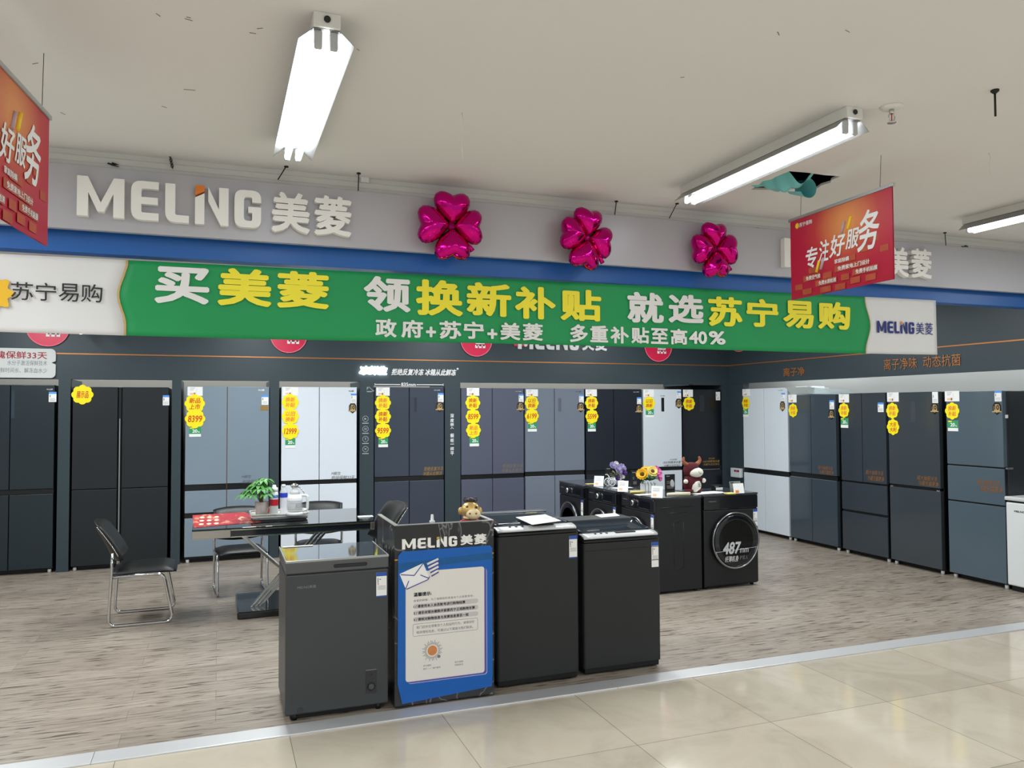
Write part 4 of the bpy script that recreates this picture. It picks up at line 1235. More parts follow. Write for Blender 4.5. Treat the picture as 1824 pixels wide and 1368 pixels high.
# ================================================================== TABLE AND CHAIRS
glass_b = mat('black_glass', (10, 12, 15), 0.06, coat=0.5, var=0.02)
steel = mat('brushed_steel', (176, 172, 164), 0.28, metal=1.0, var=0.05)
TZ = 0.75
tb = thing('meeting_table', 'black glass table with crossed chrome legs and a dark base plate', 'table', (0.5, 6.70, 0))
X0, X1, Y0, Y1 = -0.675, 0.672, -0.43, 0.43
MB().box(X0, X1, Y0, Y1, TZ - 0.010, TZ, 0.003).build('glass_top', glass_b, tb)
mb = MB().box(X0 + 0.012, X1 - 0.012, Y0 + 0.01, Y0 + 0.03, TZ - 0.066, TZ - 0.011)
mb.box(X0 + 0.012, X1 - 0.012, Y1 - 0.03, Y1 - 0.01, TZ - 0.066, TZ - 0.011).box(X0 + 0.012, X0 + 0.03, Y0 + 0.03, Y1 - 0.03, TZ - 0.066, TZ - 0.011).box(X1 - 0.03, X1 - 0.012, Y0 + 0.03, Y1 - 0.03, TZ - 0.066, TZ - 0.011)
mb.build('apron', mat('apron_black', (26, 30, 36), 0.12, coat=0.3), tb)
tr = mat('table_chrome', (196, 194, 188), 0.16, metal=1.0)
for z in (TZ - 0.016, TZ - 0.068):
    MB().box(X0 + 0.004, X1 - 0.004, Y0 + 0.002, Y0 + 0.012, z - 0.004, z + 0.004, 0.001).build('edge_trim', tr, tb)
for x0, x1 in ((X0, X0 + 0.27), (X1 - 0.03, X1)):
    MB().box(x0, x1, Y0, Y0 + 0.034, TZ - 0.070, TZ - 0.011, 0.003).build('corner_cap', steel, tb)
MB().box(-0.35, 0.36, -0.18, 0.53, 0.0, 0.055, 0.012).build('base', mat('base_black', (15, 17, 20), 0.15, coat=0.3), tb)
def bar(xa, za, xb, zb_, y0, w, th, name, m):
    d = Vector((xb - xa, 0, zb_ - za)); L_ = d.length
    ang = math.atan2(d.x, d.z)
    M = Matrix.Translation((xa, y0, za)) @ Matrix.Rotation(ang, 4, 'Y')
    MB().box(-th / 2, th / 2, -w / 2, w / 2, 0, L_, 0.002, M=M).build(name, m, tb)
bar(-0.38, 0.69, 0.30, 0.055, 0.02, 0.09, 0.022, 'leg', tr)
for k in range(3):
    bar(-0.245 + 0.035 * k, 0.055, 0.335 + 0.035 * k, 0.69, -0.02, 0.05, 0.014, 'leg', tr)

leather = mat('black_leather', (9, 10, 12), 0.42, var=0.12, scale=20, bump=0.08, bscale=90)
def chair(label, loc, rz, sc=1.0):
    """sled-base visitor chair; sits facing local +x"""
    t = thing('visitor_chair', label, 'chair', loc, rz, 'black chairs with chrome sled frames round the glass table')
    r = 0.0115
    for s_ in (-1, 1):
        y = 0.225 * s_
        P = fillet([(-0.20, y, 0.56), (-0.205, y, 0.40), (-0.225, y, r), (0.225, y, r), (0.155, y, 0.385), (-0.195, y, 0.375)], 0.06)
        MB().tube(P, r, 10).build('sled_frame', chrome, t)
    for x, z in ((-0.12, 0.378), (0.10, 0.382)):
        MB().tube([(x, -0.225, z), (x, 0.225, z)], 0.009, 8).build('cross_bar', chrome, t)
    def seat(u, v):
        x = -0.215 + 0.46 * u
        y = (v - 0.5) * 0.44
        e = (1 - abs(2 * u - 1) ** 6) * (1 - abs(2 * v - 1) ** 6)
        z = 0.398 + 0.034 * e - 0.022 * max(0, u - 0.75) / 0.25 * (u - 0.75) * 4 + 0.012 * u
        return (x, y, z)
    mb = MB().sheet(seat, 18, 14)
    def under(u, v):
        p = seat(u, v); return (p[0], p[1], 0.388 + 0.0 * u)
    mb.sheet(lambda u, v: under(v, u), 14, 18)
    n = [(0, k / 14) for k in range(15)]
    for edge in ([(k / 18, 0) for k in range(19)], [(1, k / 14) for k in range(15)], [(k / 18, 1) for k in range(18, -1, -1)], [(0, k / 14) for k in range(14, -1, -1)]):
        for a, b_ in zip(edge, edge[1:]):
            mb.raw([seat(*a), seat(*b_), under(*b_), under(*a)], [(0, 1, 2, 3)])
    mb.build('seat', leather, t, smooth=True)
    def back(u, v, off):
        yy = (u - 0.5) * 2
        z0, z1 = 0.47 + 0.035 * yy * yy, 0.785 - 0.022 * abs(yy) ** 3
        z = z0 + (z1 - z0) * v
        x = -0.188 - 0.10 * v - 0.055 * v * v + 0.055 * yy * yy * (1 - 0.2 * v)
        e = (1 - abs(yy) ** 6) * (1 - abs(2 * v - 1) ** 6)
        return (x + off * (0.009 + 0.032 * e) , yy * 0.232, z)
    mb = MB().sheet(lambda u, v: back(u, v, 1), 16, 14).sheet(lambda u, v: back(v, u, -0.75), 14, 16)
    rim = [(k / 16, 0) for k in range(17)] + [(1, k / 14) for k in range(1, 15)] + [(k / 16, 1) for k in range(15, -1, -1)] + [(0, k / 14) for k in range(13, -1, -1)]
    for a, b_ in zip(rim, rim[1:]):
        mb.raw([back(*a, 1), back(*b_, 1), back(*b_, -0.75), back(*a, -0.75)], [(0, 1, 2, 3)])
    mb.build('backrest', leather, t, smooth=True)
    MB().tube(spline([back(0.985, v, -0.9) for v in (0.1, 0.4, 0.7, 0.98)], 5), 0.005, 6).build('back_piping', chrome, t)
    MB().tube(spline([back(0.015, v, -0.9) for v in (0.1, 0.4, 0.7, 0.98)], 5), 0.005, 6).build('back_piping', chrome, t)
    t.scale = (sc, sc, sc)
    return t
chair('black leather sled chair standing alone left of the glass table', (-0.54, 6.86, 0), 0.01)
chair('black leather sled chair tucked behind the table below the potted plant', (0.20, 7.56, 0), -PI / 2 + 0.08, 0.93)
chair('black leather sled chair behind the table right of the glass kettle', (0.88, 7.54, 0), -PI / 2 - 0.16, 0.95)
chair('black leather sled chair half hidden behind the marbled counter', (1.13, 6.66, 0), PI + 0.12, 1.07)

# --- things on the table
tz = TZ + 0.0005
q = [on_z(*p_, tz) for p_ in ((345, 940), (466, 929.5), (436, 912.5), (343, 918))]
mc = Vector((sum(v.x for v in q) / 4, sum(v.y for v in q) / 4, tz))
def m_leaf():
    m, nt, b, tc = node_mat('red_leaflet', 0.4)
    n = nnoise(nt, nmap(nt, tc, (3, 1, 1)), 4, 4, 0.6, 1.0)
    rp = nramp(nt, n.outputs['Fac'], [(0.3, (164, 24, 38)), (0.52, (172, 38, 46)), (0.6, (200, 110, 84)), (0.68, (232, 208, 180))])
    nt.links.new(rp.outputs[0], b.inputs['Base Color'])
    return m
lf = thing('leaflet_mat', 'red printed leaflet laid over the table\'s left end', 'leaflet', mc)
MB().flat([(v.x - mc.x, v.y - mc.y) for v in q], 0, 0.002).build('sheet', m_leaf(), lf)
for i in range(3):
    for j in range(3):
        x, y = q[0].x - mc.x + 0.05 + 0.055 * i, q[0].y - mc.y + 0.16 + 0.2 * j
        P = [(x + 0.018 * math.cos(a), y + 0.05 * math.sin(a)) for a in (2 * PI * k / 12 for k in range(12))]
        MB().flat(P, 0.002, 0.0026).build('printed_disc', mat('leaflet_cream', (238, 214, 190), 0.5), lf)
# stack of three trays
a_, b_ = on_z(449, 922, tz), on_z(543, 912, tz)
tx, ty = 0.47, 6.68
tray_m = mat('tray_grey', (206, 204, 198), 0.35)
tray_d = mat('tray_dark', (70, 72, 74), 0.3, metal=0.4)
def tray(z, sx, sy, label, m):
    t = thing('tray', label, 'tray', (tx, ty, z), 0.0)
    MB().flat([(p_[0], p_[1]) for p_ in rounded(-sx, sx, -sy, sy, 0.03)], 0, 0.005).build('base', m, t)
    P = [Vector((p_[0] * 1.03, p_[1] * 1.03, 0.013)) for p_ in rounded(-sx, sx, -sy, sy, 0.03)]
    MB().tube(P, 0.006, 6, closed=True).build('rim', m, t)
    return t
tray(tz, 0.205, 0.135, 'lowest dark tray of the stack on the glass table', tray_d)
tray(tz + 0.020, 0.21, 0.14, 'middle grey tray of the stack on the glass table', tray_m)
tray(tz + 0.040, 0.215, 0.145, 'topmost pale tray holding the plant, bottles and kettle', tray_m)
zt3 = tz + 0.0455
def spot(px, py, z=zt3):
    v = on_z(px, py, z); return (v.x, v.y, z)
# potted plant
c = spot(466, 917)
pt = thing('potted_plant', 'small leafy green plant in a patterned pot on the tray', 'plant', c)
pot_m = mat('pot_pattern', (222, 208, 202), 0.4, var=0.25, scale=28)
MB().lathe([(0.045, 0.0), (0.054, 0.105), (0.050, 0.105), (0.048, 0.095)], (0, 0, 0), 24).build('pot', pot_m, pt)
MB().lathe([(0.047, 0.085), (0.047, 0.094)], (0, 0, 0), 16).build('soil', mat('soil', (60, 46, 36), 0.9), pt)
leaf_m = mat('leaf_green', (78, 142, 66), 0.45, var=0.3, scale=14)
stem_m = mat('stem_green', (112, 116, 74), 0.6)
st, fo = MB(), MB()
rnd = random.Random(11)
def leaflet(mb, base, d, L_, w, droop):
    d = d.normalized()
    side = d.cross(Vector((0, 0, 1)))
    side = side.normalized() if side.length > 1e-4 else Vector((1, 0, 0))
    V = []
    for k, ww in ((0, 0.12), (0.3, 0.9), (0.6, 1.0), (0.85, 0.55), (1.0, 0.03)):
        p_ = base + d * L_ * k - Vector((0, 0, droop * L_ * k * k))
        up = Vector((0, 0, 0.18 * w * ww))
        V += [p_ - side * w * ww + up, p_, p_ + side * w * ww + up]
    F = []
    for k in range(4):
        F += [(3 * k, 3 * k + 1, 3 * k + 4, 3 * k + 3), (3 * k + 1, 3 * k + 2, 3 * k + 5, 3 * k + 4)]
    mb.raw(V, F)
for i in range(26):
    a = 2.4 * i
    rr = 0.025 + 0.105 * (i / 25)
    h = 0.285 - 0.13 * (i / 25) + rnd.uniform(-0.02, 0.03)
    top = Vector((rr * math.cos(a), rr * math.sin(a), h))
    if top.x > 0.035:
        continue
    st.tube(spline([(0.01 * math.cos(a), 0.01 * math.sin(a), 0.09), (0.4 * top.x, 0.4 * top.y, 0.14 + 0.3 * (h - 0.1)), top], 4), 0.0025, 5)
    n = 7
    for k in range(n):
        b2 = 2 * PI * k / n + rnd.uniform(-0.2, 0.2)
        d = Vector((math.cos(b2), math.sin(b2), 0.15))
        d += Vector((math.cos(a), math.sin(a), 0)) * 0.35
        leaflet(fo, top, d, rnd.uniform(0.066, 0.095), 0.015, 0.55)
st.build('stems', stem_m, pt)
tag(fo.build('foliage', leaf_m, pt, smooth=True, fix=False), kind='stuff')
# bottles
c = spot(488, 917)
bt = thing('bottle', 'white capped clear bottle with a red sleeve on the tray', 'bottle', c)
clear = mat('clear_plastic', (232, 236, 240), 0.1, spec=0.5, alpha=0.55)
MB().lathe([(0.030, 0), (0.033, 0.01), (0.033, 0.16), (0.028, 0.185), (0.022, 0.19)], (0, 0, 0), 22).build('body', mat('bottle_white', (226, 226, 228), 0.2), bt)
MB().lathe([(0.0335, 0.075), (0.0335, 0.125)], (0, 0, 0), 22, cap=False).build('red_sleeve', mat('sleeve_red', (196, 26, 44), 0.4), bt)
MB().lathe([(0.0336, 0.135), (0.0336, 0.158)], (0, 0, 0), 22, cap=False).build('blue_band', mat('band_blue', (96, 120, 196), 0.4), bt)
MB().lathe([(0.030, 0.185), (0.030, 0.215), (0.016, 0.222), (0.014, 0.236), (0.010, 0.238)], (0, 0, 0), 20).build('cap', white_p, bt)
c = spot(505, 914)
bt = thing('water_bottle', 'clear ribbed water bottle with a blue label behind the kettle', 'bottle', c)
pr = [(0.029, 0)]
for k in range(9):
    pr += [(0.031, 0.012 + 0.012 * k), (0.029, 0.018 + 0.012 * k)]
pr += [(0.031, 0.13), (0.031, 0.17), (0.013, 0.21), (0.013, 0.225)]
MB().lathe(pr, (0, 0, 0), 20).build('body', clear, bt)
MB().lathe([(0.0316, 0.128), (0.0316, 0.165)], (0, 0, 0), 20, cap=False).build('blue_label', mat('label_navy', (40, 66, 190), 0.4), bt)
MB().lathe([(0.015, 0.212), (0.015, 0.232)], (0, 0, 0), 14).build('cap', white_p, bt)
# kettle
c = spot(525, 917)
kt = thing('glass_kettle', 'glass kettle with white handle and chrome spout on the tray', 'kettle', c)
kglass = mat('kettle_glass', (200, 204, 204), 0.05, alpha=0.3)
MB().lathe([(0.058, 0.022), (0.062, 0.05), (0.058, 0.12), (0.045, 0.155)], (0, 0, 0), 26, cap=False).build('glass_body', kglass, kt)
MB().lathe([(0.066, 0.0), (0.066, 0.018), (0.058, 0.024)], (0, 0, 0), 26).build('base', white_p, kt)
MB().lathe([(0.061, 0.115), (0.061, 0.135), (0.044, 0.165), (0.040, 0.165)], (0, 0, 0), 26, cap=False).build('collar', white_p, kt)
MB().lathe([(0.044, 0.16), (0.030, 0.19), (0.020, 0.205), (0.020, 0.215)], (0, 0, 0), 22).build('neck', mat('kettle_grey', (206, 206, 206), 0.3), kt)
MB().lathe([(0.020, 0.215), (0.034, 0.235), (0.026, 0.242), (0.012, 0.25)], (-0.004, 0, 0), 20).build('spout', chrome, kt)
MB().tube(fillet([(0.055, 0, 0.03), (0.098, 0, 0.035), (0.100, 0, 0.15), (0.050, 0, 0.155)], 0.03), 0.011, 8).build('handle', white_p, kt)
MB().tube(spline([(0.015, 0, 0.225), (0.05, 0, 0.205), (0.072, 0, 0.165)], 6), 0.005, 6).build('lever', chrome, kt)
MB().lathe([(0.052, 0.026), (0.054, 0.09)], (0, 0, 0), 22).build('water', mat('water', (196, 204, 206), 0.05, alpha=0.35), kt)
c = spot(476, 916)
cp = MB().lathe([(0.02, 0), (0.026, 0.05), (0.024, 0.05), (0.019, 0.004)], (0, 0, 0), 16)
tag(cp.build('paper_cup', mat('cup_red', (186, 84, 70), 0.5), None, loc=(c[0], c[1] + 0.06, c[2])), 'small reddish cup between the plant pot and the red-sleeved bottle', 'cup')
c = on_z(651, 920.5, tz)
tag(MB().box(-0.06, 0.06, -0.035, 0.035, 0, 0.006, 0.002).build('note_pad', paper, None, loc=c), 'small white note pad at the table\'s far right end', 'note pad')

# ================================================================== FRONT ROW: CHEST FREEZER, COUNTER, TWO TOP LOADERS
def energy_sheet(t, x0, x1, z0, z1, y=-0.0015, tall=False):
    """white energy label with blue head and foot, local front plane"""
    w, h = x1 - x0, z1 - z0
    lb = mat('label_royal', (44, 82, 168), 0.45)
    mb = MB().box(x0, x1, y, 0.0, z0, z1).box(x0, x1, y - 0.0005, y, z1 - 0.15 * h, z1, mi=1)
    if not tall:
        mb.box(x0, x1, y - 0.0005, y, z0, z0 + 0.05 * h, mi=1)
    else:
        mb.box(x0, x1, y - 0.0005, y, z0 + 0.27 * h, z0 + 0.30 * h, mi=2)
    mb.box(x0 + 0.12 * w, x0 + 0.2 * w, y - 0.0005, y, z1 - 0.42 * h, z1 - 0.22 * h, mi=2).box(x0 + 0.12 * w, x0 + 0.22 * w, y - 0.0006, y, z1 - 0.50 * h, z1 - 0.43 * h, mi=3)
    mb.box(x0 + 0.3 * w, x0 + 0.44 * w, y - 0.0005, y, z1 - 0.30 * h, z1 - 0.26 * h, mi=2)
    o = mb.build('energy_label', [paper, lb, grey_ink, mat('label_orange', (222, 120, 80), 0.5)], t)
    ln = MB()
    for k in range(4):
        zz = z1 - (0.56 + 0.045 * k) * h
        ln.box(x0 + 0.12 * w, x1 - 0.1 * w, y - 0.0005, y, zz, zz + 0.012 * h)
    ln.build('print_lines', grey_ink, o)
# --- grey chest freezer
ch = thing('chest_freezer', 'grey chest freezer with a mirror-like top in front of the glass table', 'freezer', (0.609, 4.30, 0))
h = 0.272
steel_g = mat('freezer_grey', (66, 69, 71), 0.38, metal=0.35, var=0.04, scale=2, bump=0.02, bscale=200)
MB().box(-h, h, 0.0, 0.47, 0.032, 0.762, 0.008).build('cabinet', steel_g, ch)
MB().box(-h, h, -0.006, 0.475, 0.768, 0.828, 0.006).build('lid', mat('freezer_lid_grey', (88, 90, 92), 0.34, metal=0.4), ch)
MB().box(-h + 0.004, h - 0.004, 0.0, 0.470, 0.828, 0.836, 0.002).build('glass_top', mat('mirror_glass', (120, 130, 138), 0.04, metal=0.75, var=0.01), ch)
MB().box(-h - 0.001, h + 0.001, -0.007, -0.001, 0.826, 0.838, 0.002).box(h - 0.004, h + 0.001, -0.006, 0.474, 0.826, 0.838, 0.001).box(-h - 0.001, -h + 0.004, -0.006, 0.474, 0.826, 0.838, 0.001).build('top_trim', mat('trim_pale', (170, 172, 172), 0.3, metal=0.6), ch)
MB().box(-h + 0.01, h - 0.01, 0.006, 0.46, 0.758, 0.770).build('lid_gasket', black, ch)
P = rounded(-0.025, 0.155, 0.786, 0.806, 0.0095)
MB().prism(P, -0.0075, -0.004).build('lid_handle', black, ch)
MB().prism(rounded(-0.018, 0.148, 0.791, 0.801, 0.0048), -0.0085, -0.007).build('handle_slot', dark, ch)
MB().box(-h + 0.03, h - 0.02, 0.03, 0.44, 0.006, 0.034).build('plinth', toe, ch)
for x in (-h + 0.05, h - 0.05):
    MB().lathe([(0.016, 0), (0.016, 0.034)], (x, 0.035, 0), 14).build('foot', black, ch)
MB().box(0.148, 0.206, -0.003, 0.0, 0.098, 0.222, 0.002).build('control_panel', mat('panel_grey', (44, 46, 48), 0.3), ch)
MB().box(0.148, 0.206, -0.0035, 0.0, 0.2215, 0.2235).build('edge_highlight', mat('highlight_pale', (140, 142, 144), 0.3), ch)  # pale strip painting the highlight along the panel's top bevel
MB().lathe([(0.023, -0.003), (0.023, -0.005), (0.019, -0.005)], (0.177, 0, 0.135), 24, 0, 'y').build('dial_ring', black, ch)
MB().lathe([(0.016, -0.003), (0.0155, -0.014), (0.012, -0.016)], (0.177, 0, 0.135), 20, 0, 'y').build('thermostat_knob', mat('knob_grey', (66, 69, 72), 0.4), ch)
MB().lathe([(0.005, -0.003), (0.004, -0.005)], (0.177, 0, 0.197), 10, 0, 'y').build('indicator', black, ch)
MB().lathe([(0.016, 0.0), (0.015, -0.002)], (-0.195, 0, 0.055), 18, 0, 'y').build('drain_plug', mat('panel_grey', (58, 61, 64), 0.4), ch)
MB().text('MELNG美菱', -0.212, -0.115, 0.688, 0.704, -0.0005, bold=0.01).build('maker_lettering', mat('logo_dim', (128, 130, 132), 0.3, metal=0.5), ch, fix=False)
energy_sheet(ch, 0.205, 0.262, 0.610, 0.742)
c = on_z(528, 976, 0.838)
pp = MB().box(-0.085, 0.085, -0.012, 0.012, 0, 0.002).build('paper_strip', mat('paper_cream', (238, 234, 214), 0.6), None, loc=(0.44, 4.742, 0.8385))
tag(pp, 'cream paper strip lying on the back edge of the grey chest freezer', 'paper')
# --- marbled counter
def m_marble():
    m, nt, b, tc = node_mat('black_marble', 0.25, 0.5)
    mp = nmap(nt, tc, (1, 1, 0.8))
    n = nnoise(nt, mp, 2.2, 3, 0.5, 1.4)
    w = nt.nodes.new('ShaderNodeTexVoronoi')
    w.feature = 'DISTANCE_TO_EDGE'
    w.inputs['Scale'].default_value = 4.2
    ad = nt.nodes.new('ShaderNodeMix'); ad.data_type = 'RGBA'; ad.blend_type = 'ADD'; ad.inputs[0].default_value = 0.35
    nt.links.new(mp.outputs[0], ad.inputs[6]); nt.links.new(n.outputs['Color'], ad.inputs[7])
    nt.links.new(ad.outputs[2], w.inputs['Vector'])
    rp = nramp(nt, w.outputs['Distance'], [(0.0, (130, 130, 130)), (0.012, (64, 64, 66)), (0.03, (34, 35, 38))])
    nt.links.new(rp.outputs[0], b.inputs['Base Color'])
    return m
marble = m_marble()
ct = thing('reception_counter', 'black marbled counter with white brand word and blue notice on its front', 'counter', (1.198, 4.28, 0))
h = 0.287
MB().box(-h, h, 0.0, 0.022, 0.008, 0.992, 0.001).build('front_panel', marble, ct)
MB().box(-h, -h + 0.022, 0.022, 0.50, 0.008, 0.992, 0.001).build('side_panel', marble, ct)
MB().box(h - 0.022, h, 0.022, 0.50, 0.008, 0.992, 0.001).build('side_panel', marble, ct)
MB().box(-h + 0.022, h - 0.022, 0.022, 0.50, 0.74, 0.765).build('inner_shelf', mat('shelf_dark', (40, 44, 50), 0.4), ct)
MB().box(-h + 0.022, h - 0.022, 0.022, 0.16, 0.905, 0.92).build('inner_ledge', mat('shelf_dark', (40, 44, 50), 0.4), ct)
rim = mat('rim_grey', (150, 150, 148), 0.35, metal=0.4)
MB().box(-h - 0.001, h + 0.001, -0.001, 0.023, 0.992, 0.996).box(-h - 0.001, -h + 0.023, 0.023, 0.50, 0.992, 0.996).box(h - 0.023, h + 0.001, 0.023, 0.50, 0.992, 0.996).build('top_edge', rim, ct)
MB().box(-h, h, -0.001, 0.0, 0.803, 0.811).build('gold_line', mat('counter_gold', (206, 142, 44), 0.35, metal=0.5), ct)
MB().box(-h + 0.02, h - 0.02, 0.02, 0.48, 0.0, 0.01).build('plinth', toe, ct)
MB().box(h, h + 0.03, 0.10, 0.12, 0.0, 0.9).build('gap_strip', toe, ct)
qx = lambda px, py: (on_y(px, py, 4.28).x - 1.198, on_y(px, py, 4.28).z)
xa, xb, xc, xd = qx(716, 967)[0], qx(814, 967)[0], qx(820, 962)[0], qx(866, 962)[0]
brand(ct, xa, xb, xc, xd, 0.862, 0.918, -0.0002, 0.0035, let_w, mat('letter_gold', (196, 158, 60), 0.4), 'raised_letter', 0.864, 0.922)
# blue notice taped to the counter, with its curled lower corner
no = thing('notice', 'blue notice with a white letter and envelope drawing taped to the counter front', 'notice', (1.198, 4.2757, 0))
blue_n = mat('notice_blue', (12, 92, 176), 0.35, var=0.04, scale=3)
x0, x1, z0, z1 = qx(709, 1010)[0], qx(876, 1010)[0], 0.075, 0.852
P = [(x0 + 0.022, z0 - 0.05), (x1 - 0.004, z0 - 0.018), (x1 + 0.001, z0 + 0.05), (x1, z1 - 0.014), (x1 - 0.014, z1 + 0.002), (x0 + 0.02, z1), (x0 - 0.001, z1 - 0.022), (x0 - 0.004, z0 + 0.06)]
MB().prism(P, -0.0025, -0.0012).build('blue_sheet', blue_n, no)
a0, a1, c0, c1 = qx(722, 1100)[0], qx(862, 1100)[0], qx(790, 1206)[1], qx(790, 1014)[1]
purple = mat('notice_purple', (92, 82, 160), 0.5)
MB().prism(rounded(a0 + 0.014, a1 + 0.016, c0 - 0.012, c1 - 0.012, 0.015), -0.0029, -0.0025).build('outline_panel', mat('notice_pale', (186, 196, 226), 0.5), no)
MB().prism(rounded(a0 + 0.012, a1 + 0.013, c0 - 0.009, c1 - 0.010, 0.015), -0.0033, -0.0029).build('outline_fill', purple, no)
MB().prism(rounded(a0, a1, c0, c1, 0.015), -0.0037, -0.0033).build('white_panel', mat('notice_white', (224, 220, 214), 0.55, var=0.02), no)
def nt_(px, py): return qx(px, py)
def nline(tx, px0, py0, px1, py1, m, bold, name='lettering'):
    """a line of print whose ends were read at the two pixel corners"""
    x_0, x_1 = nt_(px0, py0)[0], nt_(px1, py1)[0]
    zc = (nt_(px0, py0)[1] + nt_(px1, py1)[1]) / 2
    return x_0, x_1, zc
def nprint(tx, px0, px1, zc, hh, m, bold):
    MB().text(tx, nt_(px0, 1080)[0], nt_(px1, 1080)[0], zc - hh / 2, zc + hh / 2, -0.0046, bold=bold).build('lettering', m, no, fix=False)
zc = lambda px, py: nt_(px, py)[1]
grb = mat('notice_grey', (196, 192, 190), 0.6)
for py in (1075, 1086.5, 1098):
    zz = zc(790, py)
    MB().prism(rounded(nt_(736, 1080)[0], nt_(851, 1080)[0], zz - 0.013, zz + 0.013, 0.012), -0.0041, -0.0037).build('grey_bar', grb, no)
nprint('温馨提示:', 736, 768, zc(752, 1057.5), 0.022, ink, 0.03)
nprint('亲爱的顾客，为了保障您的资金与个人信息安全，', 736, 843, zc(790, 1065), 0.013, grey_ink, 0.0)
nprint('1 / 请使用本人会员账号进行购物结算', 736, 828, zc(790, 1075), 0.017, ink, 0.02)
nprint('2 / 请至收银台缴款并索要苏宁正规购物发票', 736, 845, zc(790, 1086.5), 0.017, ink, 0.02)
nprint('3 / 请核对购物信息与发票信息是否一致', 736, 834, zc(790, 1098), 0.017, ink, 0.02)
zz = zc(790, 1116.5)
P = rounded(nt_(735, 1116)[0], nt_(850, 1116)[0], zz - 0.033, zz + 0.033, 0.008)
MB().tube([(p_[0], -0.0041, p_[1]) for p_ in P], 0.0008, 4, closed=True).build('box_outline', grey_ink, no)
nprint('若门店存在侵害您个人权益的行为，请保存好', 741, 844, zz + 0.014, 0.016, grey_ink, 0.0)
nprint('相关侵权信息，可通过以下渠道与我们联系。', 741, 842, zz - 0.014, 0.016, grey_ink, 0.0)
# round sun-ray mark and the captions
cc = nt_(769.5, 1158)
rays = MB()
for k in range(44):
    a = 2 * PI * k / 44
    r_a, r_b = 0.034, 0.034 + 0.018 + 0.008 * math.sin(k * 2.3)
    d = Vector((math.cos(a), 0, math.sin(a))); s_ = Vector((-math.sin(a), 0, math.cos(a))) * 0.0009
    o_ = Vector((cc[0], -0.0042, cc[1]))
    rays.raw([o_ + d * r_a - s_, o_ + d * r_b - s_, o_ + d * r_b + s_, o_ + d * r_a + s_], [(0, 1, 2, 3)])
rays.build('sun_rays', ink, no)
MB().lathe([(0.027, -0.0044), (0.027, -0.0038)], (cc[0], 0, cc[1]), 28, 0, 'y').build('round_mark', mat('mark_orange', (206, 132, 76), 0.5, var=0.3, scale=40), no)
MB().lathe([(0.009, -0.0046), (0.009, -0.0038)], (cc[0] + 0.037, 0, cc[1] - 0.036), 16, 0, 'y').build('small_mark', grey_ink, no)
nprint('苏宁易购', 753, 767, zc(765, 1184), 0.010, grey_ink, 0.0)
nprint('官方 一一 客户服务', 753, 784, zc(770, 1189), 0.010, grey_ink, 0.0)
nprint('苏宁易购', 809, 824, zc(816, 1178), 0.010, grey_ink, 0.0)
nprint('扫码关注', 809, 824, zc(816, 1183), 0.010, grey_ink, 0.0)
# the envelope with four speed strokes
E_ = lambda px, py: (nt_(px, py)[0], nt_(px, py)[1])
MB().prism([E_(722, 1048.5), E_(761.5, 1031), E_(763.5, 1027), E_(753, 1002.5), E_(711, 1022)][::1], -0.0050, -0.0046).build('envelope', paper, no)
eo = MB()
for pa, pb in (((713, 1023), (737, 1024.5)), ((737, 1024.5), (753, 1003)), ((748, 1023.5), (763, 1029.5)), ((727.5, 1034), (722, 1048)), ((723.5, 1049), (762, 1031.5)), ((762, 1031.5), (764.5, 1026))):
    a, b_ = E_(*pa), E_(*pb)
    eo.tube([(a[0], -0.0048, a[1]), (b_[0], -0.0048, b_[1])], 0.0028, 5)
eo.build('envelope_outline', purple, no)
for k in range(4):
    a, b_ = E_(760 + 2.2 * k, 1004.5 + 6.2 * k), E_(780, 995 + 6.8 * k)
    MB().tube([(a[0], -0.0046, a[1]), (b_[0], -0.0046, b_[1])], 0.0062, 6).build('speed_stroke', paper, no)
    MB().tube([(a[0] + 0.004, -0.0038, a[1] - 0.009), (b_[0] + 0.002, -0.0038, b_[1] - 0.009)], 0.0040, 6).build('stroke_shadow_line', purple, no)
tape = mat('clear_tape', (60, 140, 214), 0.12, var=0.25, scale=30, alpha=0.35)
MB().prism([(x0 - 0.002, 0.752), (x1 + 0.001, 0.775), (x1 + 0.001, 0.812), (x0 - 0.002, 0.789)], -0.0030, -0.0025).build('tape', tape, no)

# --- fortune ox figure and pump bottle on the counter's inner ledge
gold = mat('figure_gold', (214, 178, 112), 0.3, metal=0.45, var=0.12, scale=30)
fred = mat('figure_red', (186, 34, 30), 0.5, var=0.1)
fcream = mat('figure_cream', (232, 212, 168), 0.35, var=0.1)
fg = thing('ox_figurine', 'golden fortune ox figurine in red robe on the marbled counter', 'figurine', (1.380, 4.388, 0.921), -0.35)
mb = MB().ball((0, 0.01, 0.046), 0.052, 0.045, 0.045)
mb.build('robe', fred, fg, smooth=True)
for sx in (-1, 1):
    MB().ball((0.046 * sx, -0.022, 0.052), 0.022, 0.024, 0.018).build('arm', fred, fg, smooth=True)
MB().ball((0, -0.004, 0.125), 0.054, 0.050, 0.050).build('head', gold, fg, smooth=True)
MB().ball((0.018, -0.040, 0.105), 0.042, 0.032, 0.033).build('muzzle', fcream, fg, smooth=True)
